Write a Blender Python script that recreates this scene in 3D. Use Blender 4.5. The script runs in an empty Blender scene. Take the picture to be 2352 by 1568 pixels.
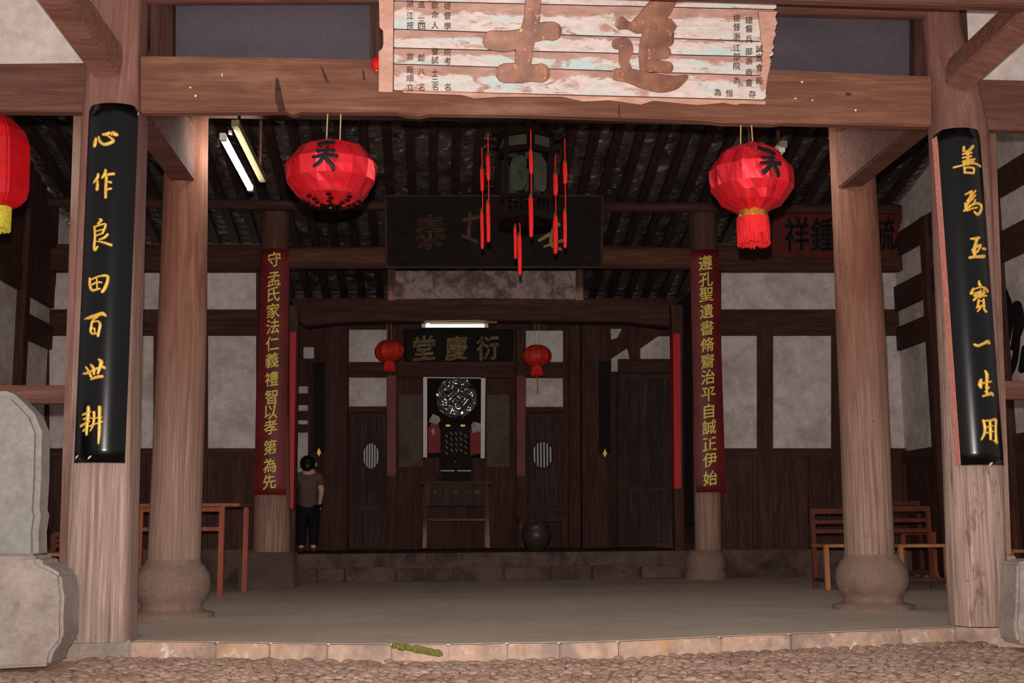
import bpy, bmesh, math, random
from mathutils import Vector, Matrix, noise
random.seed(7)
SC = bpy.context.scene
COL = SC.collection

# ------------------------------------------------------------------ camera
FPX, PITCH, YAW, ROLL = 2800.0, 0.14883, 0.06268, -0.0076
CAM = Vector((-0.653, -7.141, 0.602))
cp, sp, cy, sy = math.cos(PITCH), math.sin(PITCH), math.cos(YAW), math.sin(YAW)
FWD = Vector((sy*cp, cy*cp, sp))
_r0 = Vector((cy, -sy, 0)); _u0 = _r0.cross(FWD)
RGT = math.cos(ROLL)*_r0 + math.sin(ROLL)*_u0
UPV = -math.sin(ROLL)*_r0 + math.cos(ROLL)*_u0
cd = bpy.data.cameras.new('camera'); cam = bpy.data.objects.new('camera', cd); COL.objects.link(cam)
cd.sensor_width = 36.0; cd.lens = 36.0*FPX/2352.0; cd.clip_end = 200
m3 = Matrix((RGT, UPV, -FWD)).transposed()
cam.matrix_world = Matrix.Translation(CAM) @ m3.to_4x4()
SC.camera = cam

# ------------------------------------------------------------------ light
w = bpy.data.worlds.new('dusk'); SC.world = w; w.use_nodes = True
w.node_tree.nodes['Background'].inputs[0].default_value = (1.0, 0.93, 0.88, 1)
w.node_tree.nodes['Background'].inputs[1].default_value = 0.42
fl = bpy.data.lights.new('camera_flash', 'SPOT'); fl.spot_size = math.radians(92); fl.spot_blend = 1.0; fl.energy = 1780; fl.color = (1.0, 0.93, 0.88); fl.shadow_soft_size = 0.02
flo = bpy.data.objects.new('camera_flash', fl); COL.objects.link(flo)
flo.matrix_world = Matrix.Translation(CAM + UPV*0.15 + FWD*0.02 - RGT*0.01) @ m3.to_4x4()
SC.view_settings.view_transform = 'Standard'; SC.view_settings.look = 'None'
SC.view_settings.exposure = 0.0; SC.view_settings.gamma = 1.0
SC.view_settings.use_curve_mapping = False

# ------------------------------------------------------------------ photo measurements -> places in the hall
def ray(px, py):
    return FWD + RGT*((px-1176.0)/FPX) - UPV*((py-784.0)/FPX)
def P(px, py, Y):
    d = ray(px, py); return CAM + d*((Y-CAM.y)/d.y)
def PZ(px, py, Z):
    d = ray(px, py); return CAM + d*((Z-CAM.z)/d.z)
def PX(px, py, X):
    d = ray(px, py); return CAM + d*((X-CAM.x)/d.x)
def PN(px, py, pt, n):
    d = ray(px, py); return CAM + d*((pt-CAM).dot(n)/d.dot(n))
def ppm(Y): return FPX/((Y-CAM.y)*0.99)

# ------------------------------------------------------------------ materials
def lin(c):
    o = []
    for v in c:
        v = v/255.0
        o.append(v/12.92 if v <= 0.04045 else ((v+0.055)/1.055)**2.4)
    return (o[0], o[1], o[2], 1.0)
class NT:
    def __init__(s, name):
        s.m = bpy.data.materials.new(name); s.m.use_nodes = True; s.t = s.m.node_tree
        s.b = s.t.nodes['Principled BSDF']
    def n(s, ty, **kw):
        x = s.t.nodes.new(ty)
        for k, v in kw.items(): setattr(x, k, v)
        return x
    def l(s, a, b): s.t.links.new(a, b)
    def coord(s, scale=(1, 1, 1), gen=False):
        tc = s.n('ShaderNodeTexCoord'); oi = s.n('ShaderNodeObjectInfo')
        ml = s.n('ShaderNodeMath', operation='MULTIPLY'); ml.inputs[1].default_value = 37.0
        s.l(oi.outputs['Random'], ml.inputs[0])
        ad = s.n('ShaderNodeVectorMath', operation='ADD')
        s.l(tc.outputs['Generated' if gen else 'Object'], ad.inputs[0]); s.l(ml.outputs[0], ad.inputs[1])
        mp = s.n('ShaderNodeMapping'); mp.inputs['Scale'].default_value = scale
        s.l(ad.outputs[0], mp.inputs[0]); return mp.outputs[0]
    def noise(s, vec, sc, det=6, rough=0.6, dist=0.0):
        x = s.n('ShaderNodeTexNoise'); s.l(vec, x.inputs['Vector'])
        x.inputs['Scale'].default_value = sc; x.inputs['Detail'].default_value = det
        x.inputs['Roughness'].default_value = rough; x.inputs['Distortion'].default_value = dist
        return x.outputs['Fac']
    def ramp(s, fac, stops):
        x = s.n('ShaderNodeValToRGB'); e = x.color_ramp.elements
        while len(e) < len(stops): e.new(0.5)
        for i, (p, c) in enumerate(stops):
            e[i].position = p; e[i].color = c if len(c) == 4 else lin(c)
        s.l(fac, x.inputs[0]); return x.outputs[0]
    def mask(s, fac, lo, hi):
        return s.ramp(fac, [(lo, (0, 0, 0, 1)), (hi, (1, 1, 1, 1))])
    def mix(s, fac, a, b):
        x = s.n('ShaderNodeMix', data_type='RGBA')
        if isinstance(fac, float): x.inputs[0].default_value = fac
        else: s.l(fac, x.inputs[0])
        for i, v in ((6, a), (7, b)):
            if isinstance(v, tuple): x.inputs[i].default_value = v if len(v) == 4 else lin(v)
            else: s.l(v, x.inputs[i])
        return x.outputs[2]
    def bump(s, h, st, dist=0.01):
        x = s.n('ShaderNodeBump'); x.inputs['Strength'].default_value = st; x.inputs['Distance'].default_value = dist
        s.l(h, x.inputs['Height']); s.l(x.outputs[0], s.b.inputs['Normal'])
    def fin(s, col=None, rough=0.8, spec=0.25, metal=0.0, coat=0.0, coat_r=0.1):
        if col is not None:
            if isinstance(col, tuple): s.b.inputs['Base Color'].default_value = col if len(col) == 4 else lin(col)
            else: s.l(col, s.b.inputs['Base Color'])
        s.b.inputs['Roughness'].default_value = rough; s.b.inputs['Specular IOR Level'].default_value = spec
        s.b.inputs['Metallic'].default_value = metal; s.b.inputs['Coat Weight'].default_value = coat
        s.b.inputs['Coat Roughness'].default_value = coat_r
        return s.m
def plain(name, col, rough=0.7, spec=0.3, metal=0.0, coat=0.0, bump=0.0, bs=40, var=0.25):
    t = NT(name); v = t.coord(); f = t.noise(v, bs, 4)
    c = lin(col); d = tuple(x*(1-var) for x in c[:3])+(1,); e = tuple(min(1, x*(1+var)) for x in c[:3])+(1,)
    k = t.ramp(f, [(0.3, d), (0.7, e)])
    if bump: t.bump(f, bump)
    return t.fin(k, rough, spec, metal, coat)
def wood(name, axis, dark, mid, pale, patch=None, patch_lo=0.5, patch_hi=0.65, rough=0.8, grain=1.0, spec=0.2, bump=0.35, foot=None):
    """grain streaks along one axis, blotches of wear, small dark pits"""
    t = NT(name)
    a = 'xyz'.index(axis); sc = [9.0*grain]*3; sc[a] = 0.55
    v = t.coord(tuple(sc)); f = t.noise(v, 2.6, 8, 0.72, 0.9)
    c = t.ramp(f, [(0.28, dark), (0.48, mid), (0.66, pale)])
    sc2 = [1.0]*3; sc2[a] = 0.3
    v2 = t.coord(tuple(sc2)); f2 = t.noise(v2, 5.0, 6, 0.65)
    c = t.mix(t.ramp(f2, [(0.35, (0, 0, 0, 1)), (0.75, (0.55, 0.55, 0.55, 1))]), c, dark)
    if patch:
        f3 = t.noise(v2, 3.1, 7, 0.62)
        c = t.mix(t.ramp(f3, [(patch_lo, (0, 0, 0, 1)), (patch_hi, (0.85, 0.85, 0.85, 1))]), c, patch)
    if foot:
        tc = t.n('ShaderNodeTexCoord'); sx = t.n('ShaderNodeSeparateXYZ'); t.l(tc.outputs['Generated'], sx.inputs[0])
        f5 = t.noise(t.coord((5, 5, 0.9)), 2.0, 6, 0.6); ml = t.n('ShaderNodeMath', operation='MULTIPLY_ADD'); ml.inputs[1].default_value = 0.55
        t.l(f5, ml.inputs[0]); t.l(sx.outputs['Z'], ml.inputs[2])
        g6 = t.noise(t.coord((30, 30, 0.7)), 1.6, 6, 0.7, 0.6)
        fc = t.ramp(g6, [(0.32, tuple(x*0.62 for x in foot[0])), (0.5, tuple(x*0.88 for x in foot[0])), (0.68, tuple(min(250, x*1.12) for x in foot[0]))])
        c = t.mix(t.ramp(ml.outputs[0], [(foot[1], (0.9, 0.9, 0.9, 1)), (foot[2], (0, 0, 0, 1))]), c, fc)
        if len(foot) > 3:
            f7 = t.noise(t.coord((4, 4, 1.1)), 2.3, 7, 0.7, 0.5)
            c = t.mix(t.ramp(f7, [(0.54, (0, 0, 0, 1)), (0.62, (0.8, 0.8, 0.8, 1))]), c, foot[3])
    f4 = t.noise(t.coord(), 28, 3, 0.5)
    c = t.mix(t.ramp(f4, [(0.70, (0, 0, 0, 1)), (0.76, (0.5, 0.5, 0.5, 1))]), c, tuple(x*0.45 for x in lin(dark)[:3])+(1,))
    t.bump(f, bump, 0.006)
    return t.fin(c, rough, spec)
def stain(name, base, cols, rough=0.9, bump=0.3, bsc=60, spec=0.15, stretch=(1, 1, 1), metal=0.0):
    """base colour with irregular stains: cols = (colour, scale, lo, hi, strength)"""
    t = NT(name); v = t.coord(stretch)
    f = t.noise(v, bsc, 5, 0.6)
    b = lin(base)
    c = t.ramp(f, [(0.3, tuple(x*0.82 for x in b[:3])+(1,)), (0.7, tuple(min(1, x*1.12) for x in b[:3])+(1,))])
    for (k, s, lo, hi, st) in cols:
        g = t.noise(v, s, 7, 0.65, 0.4)
        c = t.mix(t.ramp(g, [(lo, (0, 0, 0, 1)), (hi, (st, st, st, 1))]), c, k)
    if bump: t.bump(f, bump, 0.008)
    return t.fin(c, rough, spec, metal)
M = {}
M['pillar'] = wood('weathered_pillar_wood', 'z', (110, 74, 64), (134, 97, 85), (156, 122, 108), (164, 136, 122), 0.52, 0.68)
M['pillar_pale'] = wood('pale_weathered_wood', 'z', (112, 74, 66), (138, 96, 86), (158, 118, 106), (120, 76, 66), 0.56, 0.66, foot=((188, 160, 146), 0.52, 0.92))
M['pillar_crack'] = wood('cracked_weathered_wood', 'z', (106, 70, 62), (136, 94, 84), (160, 122, 110), (120, 76, 66), 0.56, 0.66, foot=((194, 166, 152), 0.55, 1.0, (122, 80, 68)))
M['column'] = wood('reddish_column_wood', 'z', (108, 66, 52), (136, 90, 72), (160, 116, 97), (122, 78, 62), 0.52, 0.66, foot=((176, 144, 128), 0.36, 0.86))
M['beam'] = wood('old_beam_wood', 'x', (104, 66, 54), (126, 84, 66), (152, 108, 86), (166, 124, 104), 0.52, 0.7)
M['beam_dull'] = wood('dull_beam_wood', 'x', (84, 52, 45), (108, 70, 60), (130, 92, 78), (122, 88, 78), 0.55, 0.7)
M['strut'] = wood('strut_wood', 'x', (100, 62, 52), (128, 86, 72), (150, 110, 92), (124, 92, 84), 0.55, 0.7)
M['dark_v'] = wood('dark_upright_wood', 'z', (52, 30, 26), (74, 46, 39), (96, 66, 56), (84, 60, 51), 0.55, 0.7)
M['dark_h'] = wood('dark_level_wood', 'x', (52, 30, 26), (74, 46, 39), (96, 66, 56), (84, 60, 51), 0.55, 0.7)
M['dark_y'] = wood('dark_rafter_wood', 'y', (34, 22, 20), (52, 35, 31), (74, 52, 45))
M['log'] = wood('brown_log_wood', 'x', (66, 42, 35), (94, 60, 47), (118, 80, 62))
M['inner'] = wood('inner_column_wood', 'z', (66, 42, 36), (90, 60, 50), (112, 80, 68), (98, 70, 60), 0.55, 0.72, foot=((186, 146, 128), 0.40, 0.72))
M['door'] = wood('dark_door_wood', 'z', (46, 33, 30), (66, 49, 43), (94, 72, 62), (56, 40, 36), 0.5, 0.65)
M['red_wood'] = wood('red_brown_chair_wood', 'z', (120, 58, 42), (160, 82, 58), (184, 104, 74), rough=0.5)
M['red_dark'] = wood('dark_red_chair_wood', 'z', (78, 38, 30), (104, 52, 40), (126, 68, 50), rough=0.5)
M['tan_wood'] = wood('tan_chair_wood', 'z', (150, 92, 58), (186, 122, 80), (206, 150, 104), rough=0.5)
M['plaster'] = stain('front_plaster', (220, 205, 198), [((176, 150, 140), 2.2, 0.52, 0.8, 0.5), ((120, 96, 88), 16, 0.66, 0.74, 0.6)], bsc=14, bump=0.12)
M['plaster_in'] = stain('stained_plaster', (222, 208, 202), [((150, 120, 112), 2.4, 0.46, 0.72, 0.65), ((110, 90, 88), 6, 0.6, 0.8, 0.5), ((90, 60, 52), 22, 0.66, 0.74, 0.5)], bsc=12, bump=0.12)
M['stone'] = stain('grey_stone', (164, 150, 142), [((196, 180, 168), 4, 0.5, 0.7, 0.7), ((112, 96, 90), 6, 0.55, 0.72, 0.6), ((142, 104, 78), 1.8, 0.58, 0.72, 0.6)], bsc=38, bump=0.6)
M['stele'] = stain('stele_stone', (150, 146, 140), [((178, 168, 160), 2.5, 0.5, 0.72, 0.6), ((120, 112, 108), 7, 0.55, 0.75, 0.5)], bsc=30, bump=0.3)
M['stone_base'] = stain('brown_stone', (142, 116, 104), [((112, 86, 78), 5, 0.5, 0.7, 0.6), ((170, 146, 130), 8, 0.58, 0.74, 0.5)], bsc=50, bump=0.6)
M['kerb'] = stain('tan_kerb_stone', (196, 164, 144), [((250, 236, 224), 6, 0.58, 0.66, 0.8), ((150, 128, 118), 4, 0.50, 0.62, 0.85), ((204, 156, 104), 3.0, 0.55, 0.68, 0.6)], bsc=20, bump=0.3)
M['soil'] = stain('packed_mortar', (226, 184, 164), [((186, 142, 124), 9, 0.5, 0.7, 0.7), ((240, 208, 190), 14, 0.55, 0.7, 0.6)], bsc=60, bump=0.6)
M['pebble'] = stain('river_pebble', (164, 134, 118), [((132, 104, 92), 3, 0.45, 0.6, 0.9), ((186, 156, 136), 5, 0.55, 0.65, 0.8), ((150, 130, 112), 2.2, 0.52, 0.64, 0.7)], bsc=25, bump=0.2, rough=0.7)
t = NT('hall_floor'); v = t.coord((0.5, 4.5, 1)); f = t.noise(v, 9, 6, 0.6)
c = t.ramp(f, [(0.3, (200, 181, 164)), (0.7, (218, 200, 184))])
g = t.noise(t.coord((0.45, 7, 1)), 9, 4, 0.55); c = t.mix(t.ramp(g, [(0.62, (0, 0, 0, 1)), (0.66, (0.9, 0.9, 0.9, 1))]), c, (250, 232, 214))
g2 = t.noise(t.coord(), 1.2, 5, 0.6); c = t.mix(t.ramp(g2, [(0.4, (0, 0, 0, 1)), (0.75, (0.5, 0.5, 0.5, 1))]), c, (166, 146, 130))
t.bump(g, 0.25, 0.004); M['floor'] = t.fin(c, 0.7, 0.3)
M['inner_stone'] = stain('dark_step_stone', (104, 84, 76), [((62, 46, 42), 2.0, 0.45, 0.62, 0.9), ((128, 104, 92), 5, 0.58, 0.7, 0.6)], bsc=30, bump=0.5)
M['tile'] = stain('old_tile_underside', (110, 98, 94), [((58, 44, 40), 2.6, 0.42, 0.60, 0.9), ((226, 210, 202), 7, 0.57, 0.68, 0.8), ((56, 44, 40), 16, 0.5, 0.68, 0.6)], bsc=30, bump=0.4)
M['panel_grey'] = stain('grey_panel', (92, 83, 90), [((68, 58, 63), 1.2, 0.45, 0.7, 0.8)], bsc=60, bump=0.05, rough=0.9)
M['mottled'] = stain('mottled_panel', (168, 146, 142), [((92, 66, 64), 6, 0.45, 0.6, 0.85), ((120, 90, 88), 14, 0.5, 0.65, 0.7)], bsc=30, bump=0.2)
M['lacquer'] = plain('black_lacquer', (6, 6, 8), 0.24, 0.3, coat=0.15, var=0.2)
M['lacquer_dull'] = plain('dull_black_lacquer', (38, 33, 31), 0.8, 0.06, var=0.3, bs=8)
M['lacquer_edge'] = plain('salmon_board_edge', (238, 150, 134), 0.6, 0.3)
t = NT('gold_leaf'); f = t.noise(t.coord(), 70, 4)
t.bump(f, 0.3, 0.002); M['gold'] = t.fin(t.ramp(f, [(0.3, (228, 168, 56)), (0.7, (255, 214, 110))]), 0.38, 0.5, 0.25)
M['gold_flat'] = plain('gold_paint', (255, 226, 112), 0.6, 0.3, var=0.2)
M['gold_dim'] = plain('dim_gold_paint', (150, 122, 76), 0.6, 0.3, var=0.3)
M['brown_faint'] = plain('faint_brown_paint', (88, 58, 44), 0.7, 0.2, var=0.4, bs=15)
M['red_lacquer'] = stain('red_lacquer_board', (122, 34, 34), [((86, 26, 26), 3, 0.45, 0.65, 0.8), ((150, 62, 50), 14, 0.62, 0.72, 0.5)], bsc=30, bump=0.05, rough=0.5, spec=0.3)
M['red_bright'] = plain('bright_red_paint', (186, 16, 20), 0.5, 0.35, var=0.12, bs=9)
M['matte_dark'] = plain('matte_dark_paper', (36, 28, 28), 0.9, 0.03, var=0.4, bs=14)
M['red_plaque'] = stain('red_plaque', (104, 44, 40), [((70, 34, 32), 4, 0.45, 0.65, 0.8)], bsc=30, bump=0.1)
t = NT('red_satin'); f = t.noise(t.coord((1, 1, 0.6)), 6, 3, 0.45, 0.8)
t.bump(f, 0.3, 0.02); M['satin'] = t.fin(t.ramp(f, [(0.3, (252, 26, 42)), (0.7, (255, 56, 72))]), 0.34, 0.6, 0.62)
M['lantern_paper'] = plain('lantern_paper', (196, 44, 28), 0.55, 0.3, var=0.25, bs=10)
M['red_cloth'] = plain('red_cloth', (206, 14, 26), 0.6, 0.3, var=0.15, bs=12)
M['fringe'] = plain('red_fringe', (236, 34, 40), 0.6, 0.3, var=0.3, bs=90)
M['tassel'] = plain('red_tassel', (250, 30, 26), 0.6, 0.3, var=0.2, bs=90)
M['yellow'] = plain('yellow_fringe', (216, 200, 66), 0.6, 0.3, var=0.3, bs=60)
M['brass'] = plain('brass', (216, 160, 60), 0.25, 0.5, 0.8, var=0.2)
M['string'] = plain('tan_string', (190, 160, 120), 0.8, 0.2)
M['ink'] = plain('black_ink', (20, 18, 18), 0.6, 0.3)
M['ink_brown'] = plain('faded_brown_ink', (112, 84, 70), 0.8, 0.2, var=0.3, bs=30)
M['ink_dark'] = plain('dark_ink_on_red', (44, 34, 34), 0.7, 0.2)
M['ebony'] = plain('dark_lantern_wood', (22, 9, 9), 0.6, 0.08, var=0.3)
t = NT('painted_glass'); f = t.noise(t.coord(), 9, 4); c = t.ramp(f, [(0.35, (24, 58, 46)), (0.5, (66, 60, 40)), (0.65, (56, 64, 70))]); M['glass'] = t.fin(c, 0.3, 0.3)
M['white_metal'] = plain('white_fixture', (214, 208, 200), 0.5, 0.4, var=0.05)
M['batten'] = plain('pale_batten', (128, 114, 76), 0.7, 0.3, var=0.15)
t = NT('lit_tube'); t.fin((240, 248, 255), 0.4); t.b.inputs['Emission Color'].default_value = (1.0, 0.99, 0.93, 1); t.b.inputs['Emission Strength'].default_value = 34.0; M['tube'] = t.m
t = NT('faint_lit_tube'); t.fin((240, 248, 255), 0.4); t.b.inputs['Emission Color'].default_value = (0.93, 1.0, 1.0, 1); t.b.inputs['Emission Strength'].default_value = 6.0; M['tube_faint'] = t.m
M['paper'] = plain('white_paper', (236, 226, 220), 0.8, 0.2, var=0.05)
M['grey_paper'] = stain('grey_paper', (100, 84, 76), [((72, 56, 50), 5, 0.45, 0.65, 0.7)], bsc=40, bump=0.05)
t = NT('wrinkled_plastic'); f = t.noise(t.coord(), 15, 5, 0.6, 2.0); t.bump(f, 1.0, 0.03); M['plastic'] = t.fin((30, 27, 28), 0.11, 0.8, 0.0, 1.0, 0.06)
M['robe_red'] = plain('picture_red', (140, 26, 30), 0.6, 0.3, var=0.3, bs=14)
M['robe_pale'] = plain('picture_pale', (166, 156, 150), 0.6, 0.3, var=0.3, bs=14)
M['bare'] = stain('bare_plaque_wood', (206, 158, 138), [((232, 190, 174), 6, 0.5, 0.68, 0.7), ((176, 122, 96), 5, 0.55, 0.7, 0.6)], bsc=40, bump=0.3, stretch=(0.4, 1, 1))
# flaking pale paint over bare plank wood: bare along each plank's upper edge
t = NT('flaking_plaque_paint'); v = t.coord((0.55, 1, 1.6)); v2 = t.coord((0.25, 1, 1.2))
n1 = t.noise(v, 11, 9, 0.72, 0.5); n2 = t.noise(v2, 4, 6, 0.6)
pale = t.ramp(t.noise(v, 22, 5), [(0.3, (206, 186, 178)), (0.6, (228, 214, 208))])
pale = t.mix(t.ramp(t.noise(v2, 7, 7, 0.68), [(0.50, (0, 0, 0, 1)), (0.62, (0.75, 0.75, 0.75, 1))]), pale, (184, 218, 216))
tc = t.n('ShaderNodeTexCoord'); sx = t.n('ShaderNodeSeparateXYZ'); t.l(tc.outputs['Generated'], sx.inputs[0])
mp = t.n('ShaderNodeMapRange'); mp.inputs[1].default_value = 0.50; mp.inputs[2].default_value = 0.92; mp.inputs[3].default_value = 0.0; mp.inputs[4].default_value = 0.36
t.l(sx.outputs['Z'], mp.inputs[0])
ad = t.n('ShaderNodeMath', operation='ADD'); t.l(n1, ad.inputs[0]); t.l(mp.outputs[0], ad.inputs[1])
bare = t.ramp(t.noise(v, 14, 5), [(0.3, (160, 116, 100)), (0.7, (204, 158, 142))])
c = t.mix(t.ramp(ad.outputs[0], [(0.55, (0, 0, 0, 1)), (0.62, (0.92, 0.92, 0.92, 1))]), pale, bare)
t.bump(ad.outputs[0], 0.4, 0.005); M['flake'] = t.fin(c, 0.8, 0.25)
t = NT('worn_gilt'); n1 = t.noise(t.coord(), 26, 6, 0.7); n2 = t.noise(t.coord(), 7, 5)
c = t.ramp(n2, [(0.35, (104, 60, 42)), (0.55, (134, 84, 60)), (0.7, (154, 104, 72))])
c = t.mix(t.ramp(n1, [(0.62, (0, 0, 0, 1)), (0.68, (1, 1, 1, 1))]), c, (232, 158, 60)); M['gilt'] = t.fin(c, 0.45, 0.4, 0.15)
M['skin'] = plain('skin', (206, 160, 134), 0.6, 0.3, var=0.05)
M['hair'] = plain('black_hair', (16, 14, 14), 0.5, 0.3)
M['shirt'] = plain('pale_shirt', (96, 78, 70), 0.85, 0.2, var=0.15, bs=12)
M['trousers'] = plain('dark_trousers', (22, 18, 20), 0.85, 0.2)
M['moss'] = plain('green_moss', (112, 108, 54), 0.9, 0.1, var=0.5, bs=80)
M['lattice_white'] = plain('pale_lattice', (190, 190, 194), 0.7, 0.2)
M['pot'] = plain('dark_pot', (66, 52, 46), 0.4, 0.4)

# ------------------------------------------------------------------ mesh builder
class MB:
    def __init__(s): s.v = []; s.f = []; s.sm = []
    def add(s, vs, fs, smooth=False):
        o = len(s.v); s.v += [Vector(x) for x in vs]
        s.f += [tuple(i+o for i in f) for f in fs]; s.sm += [smooth]*len(fs)
    def hexa(s, a):            # 8 corners: front tl,tr,br,bl, back tl,tr,br,bl
        s.add(a, [(0, 3, 2, 1), (4, 5, 6, 7), (0, 1, 5, 4), (3, 7, 6, 2), (0, 4, 7, 3), (1, 2, 6, 5)])
    def box(s, c, d, rz=0.0):
        hx, hy, hz = d[0]/2, d[1]/2, d[2]/2; R = Matrix.Rotation(rz, 3, 'Z'); c = Vector(c)
        s.hexa([c+R@Vector(q) for q in ((-hx, -hy, hz), (hx, -hy, hz), (hx, -hy, -hz), (-hx, -hy, -hz), (-hx, hy, hz), (hx, hy, hz), (hx, hy, -hz), (-hx, hy, -hz))])
    def quad(s, pts, Y, depth):
        f = [P(x, y, Y) for x, y in pts]; b = [p+Vector((0, depth, 0)) for p in f]; s.hexa(f+b)
    def rect(s, x0, y0, x1, y1, Y, depth): s.quad([(x0, y0), (x1, y0), (x1, y1), (x0, y1)], Y, depth)
    def prism(s, front, off):
        n = len(front); f = [Vector(p) for p in front]; off = Vector(off)
        s.add(f+[p+off for p in f], [tuple(range(n-1, -1, -1)), tuple(range(n, 2*n))]+[(i, (i+1) % n, n+(i+1) % n, n+i) for i in range(n)])
    def poly(s, pts, Y, depth): s.prism([P(x, y, Y) for x, y in pts], (0, depth, 0))
    def bar(s, a, b, wd, ht, up=(0, 0, 1)):
        a = Vector(a); b = Vector(b); d = (b-a).normalized(); u = Vector(up)
        r = d.cross(u)
        if r.length < 1e-4: r = d.cross(Vector((1, 0, 0)))
        r.normalize(); u = r.cross(d)
        k = [-r*wd/2+u*ht/2, r*wd/2+u*ht/2, r*wd/2-u*ht/2, -r*wd/2-u*ht/2]
        s.hexa([a+q for q in k]+[b+q for q in k])
    def tube(s, pts, rad, seg=8, cap=True):
        pts = [Vector(p) for p in pts]; n = len(pts); rad = rad if isinstance(rad, (list, tuple)) else [rad]*n
        vs = []; fs = []
        for i, p in enumerate(pts):
            d = (pts[min(i+1, n-1)]-pts[max(i-1, 0)]).normalized()
            a = d.cross(Vector((0, 0, 1)) if abs(d.z) < 0.9 else Vector((0, 1, 0))).normalized(); b = d.cross(a)
            for k in range(seg):
                t = 2*math.pi*k/seg; vs.append(p+(a*math.cos(t)+b*math.sin(t))*rad[i])
        for i in range(n-1):
            for k in range(seg):
                fs.append((i*seg+k, i*seg+(k+1) % seg, (i+1)*seg+(k+1) % seg, (i+1)*seg+k))
        s.add(vs, fs, True)
        if cap: s.add(vs[:seg], [tuple(range(seg-1, -1, -1))]); s.add(vs[-seg:], [tuple(range(seg))])
    def rings(s, rs, cap=True, smooth=True):
        seg = len(rs[0]); vs = [q for r in rs for q in r]; fs = []
        for i in range(len(rs)-1):
            for k in range(seg):
                fs.append((i*seg+k, i*seg+(k+1) % seg, (i+1)*seg+(k+1) % seg, (i+1)*seg+k))
        s.add(vs, fs, smooth)
        if cap: s.add(rs[0], [tuple(range(seg-1, -1, -1))]); s.add(rs[-1], [tuple(range(seg))])
    def lathe(s, prof, c, seg=24, smooth=True, cap=True, sq=2.0, wob=0.0):
        c = Vector(c); rs = []
        for (r, z) in prof:
            q = []
            for k in range(seg):
                t = 2*math.pi*k/seg; ct, st = math.cos(t), math.sin(t)
                g = 1.0/((abs(ct)**sq+abs(st)**sq)**(1/sq))
                if wob: g *= 1+wob*noise.noise(Vector((ct*2, st*2, z*3)))
                q.append(c+Vector((ct*r*g, st*r*g, z)))
            rs.append(q)
        s.rings(rs, cap, smooth)
    def column(s, knots, Y, seg=28, sq=2.0, wob=0.012, n=24, seed=0.0):
        """knots: (centre px, py, half width px) from bottom to top"""
        rs = []
        for i in range(n+1):
            t = i/n*(len(knots)-1); j = min(int(t), len(knots)-2); t -= j
            a, b = knots[j], knots[j+1]; x, y, hw = [a[k]+(b[k]-a[k])*t for k in range(3)]
            c = P(x, y, Y); r = hw/ppm(Y); q = []
            for k in range(seg):
                th = 2*math.pi*(k+0.5)/seg; ct, st = math.cos(th), math.sin(th)
                g = 1.0/((abs(ct)**sq+abs(st)**sq)**(1/sq))
                g *= 1+wob*noise.noise(Vector((ct*3+seed, st*3, c.z*1.2)))
                q.append(c+Vector((ct*r*g, st*r*g, 0)))
            rs.append(q)
        s.rings(rs)
    def ball(s, c, r, nu=16, nv=10):
        c = Vector(c); r = r if isinstance(r, (tuple, list)) else (r, r, r); rs = []
        for i in range(nv+1):
            th = math.pi*(0.02+0.96*i/nv)
            rs.append([c+Vector((r[0]*math.sin(th)*math.cos(2*math.pi*k/nu), r[1]*math.sin(th)*math.sin(2*math.pi*k/nu), -r[2]*math.cos(th))) for k in range(nu)])
        s.rings(rs)
    def stroke(s, pts, f, h, flat=False):
        """a brush stroke: pts (u, v, width) in plane units, f(u, v, lift) -> world"""
        q = []
        n = len(pts)
        for i in range(n-1):
            p0, p1, p2, p3 = pts[max(i-1, 0)], pts[i], pts[i+1], pts[min(i+2, n-1)]
            m = 5
            for k in range(m):
                t = k/m
                q.append(tuple(0.5*(2*p1[a]+(p2[a]-p0[a])*t+(2*p0[a]-5*p1[a]+4*p2[a]-p3[a])*t*t+(3*p1[a]-p0[a]-3*p2[a]+p3[a])*t**3) for a in range(3)))
        q.append(tuple(pts[-1]))
        # rounded ends
        def ext(a, b):
            dx, dy = a[0]-b[0], a[1]-b[1]; L = math.hypot(dx, dy) or 1
            return dx/L, dy/L
        e0 = ext(q[0], q[1]); e1 = ext(q[-1], q[-2]); w0, w1 = q[0][2], q[-1][2]
        q = [(q[0][0]+e0[0]*w0*0.42, q[0][1]+e0[1]*w0*0.42, w0*0.35), (q[0][0]+e0[0]*w0*0.25, q[0][1]+e0[1]*w0*0.25, w0*0.8)]+q
        q = q+[(q[-1][0]+e1[0]*w1*0.25, q[-1][1]+e1[1]*w1*0.25, w1*0.8), (q[-1][0]+e1[0]*w1*0.42, q[-1][1]+e1[1]*w1*0.42, w1*0.35)]
        vs = []; N = len(q)
        for i in range(N):
            a, b = q[max(i-1, 0)], q[min(i+1, N-1)]; dx, dy = b[0]-a[0], b[1]-a[1]; L = math.hypot(dx, dy) or 1
            nx, ny = -dy/L, dx/L; wd = q[i][2]/2
            for (o, hh) in (((-1, 0), (-0.93, 0.9), (0, 1), (0.93, 0.9), (1, 0)) if flat else ((-1, 0), (-0.7, 0.7), (0, 1), (0.7, 0.7), (1, 0))):
                vs.append(f(q[i][0]+nx*wd*o, q[i][1]+ny*wd*o, h*hh*min(1, q[i][2]/max(w0, w1, 1e-6)+0.2)))
        fs = []
        for i in range(N-1):
            for k in range(4): fs.append((i*5+k, i*5+k+1, (i+1)*5+k+1, (i+1)*5+k))
        fs += [(4, 3, 2, 1, 0), tuple((N-1)*5+k for k in range(5))]
        s.add(vs, fs, not flat)
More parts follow.
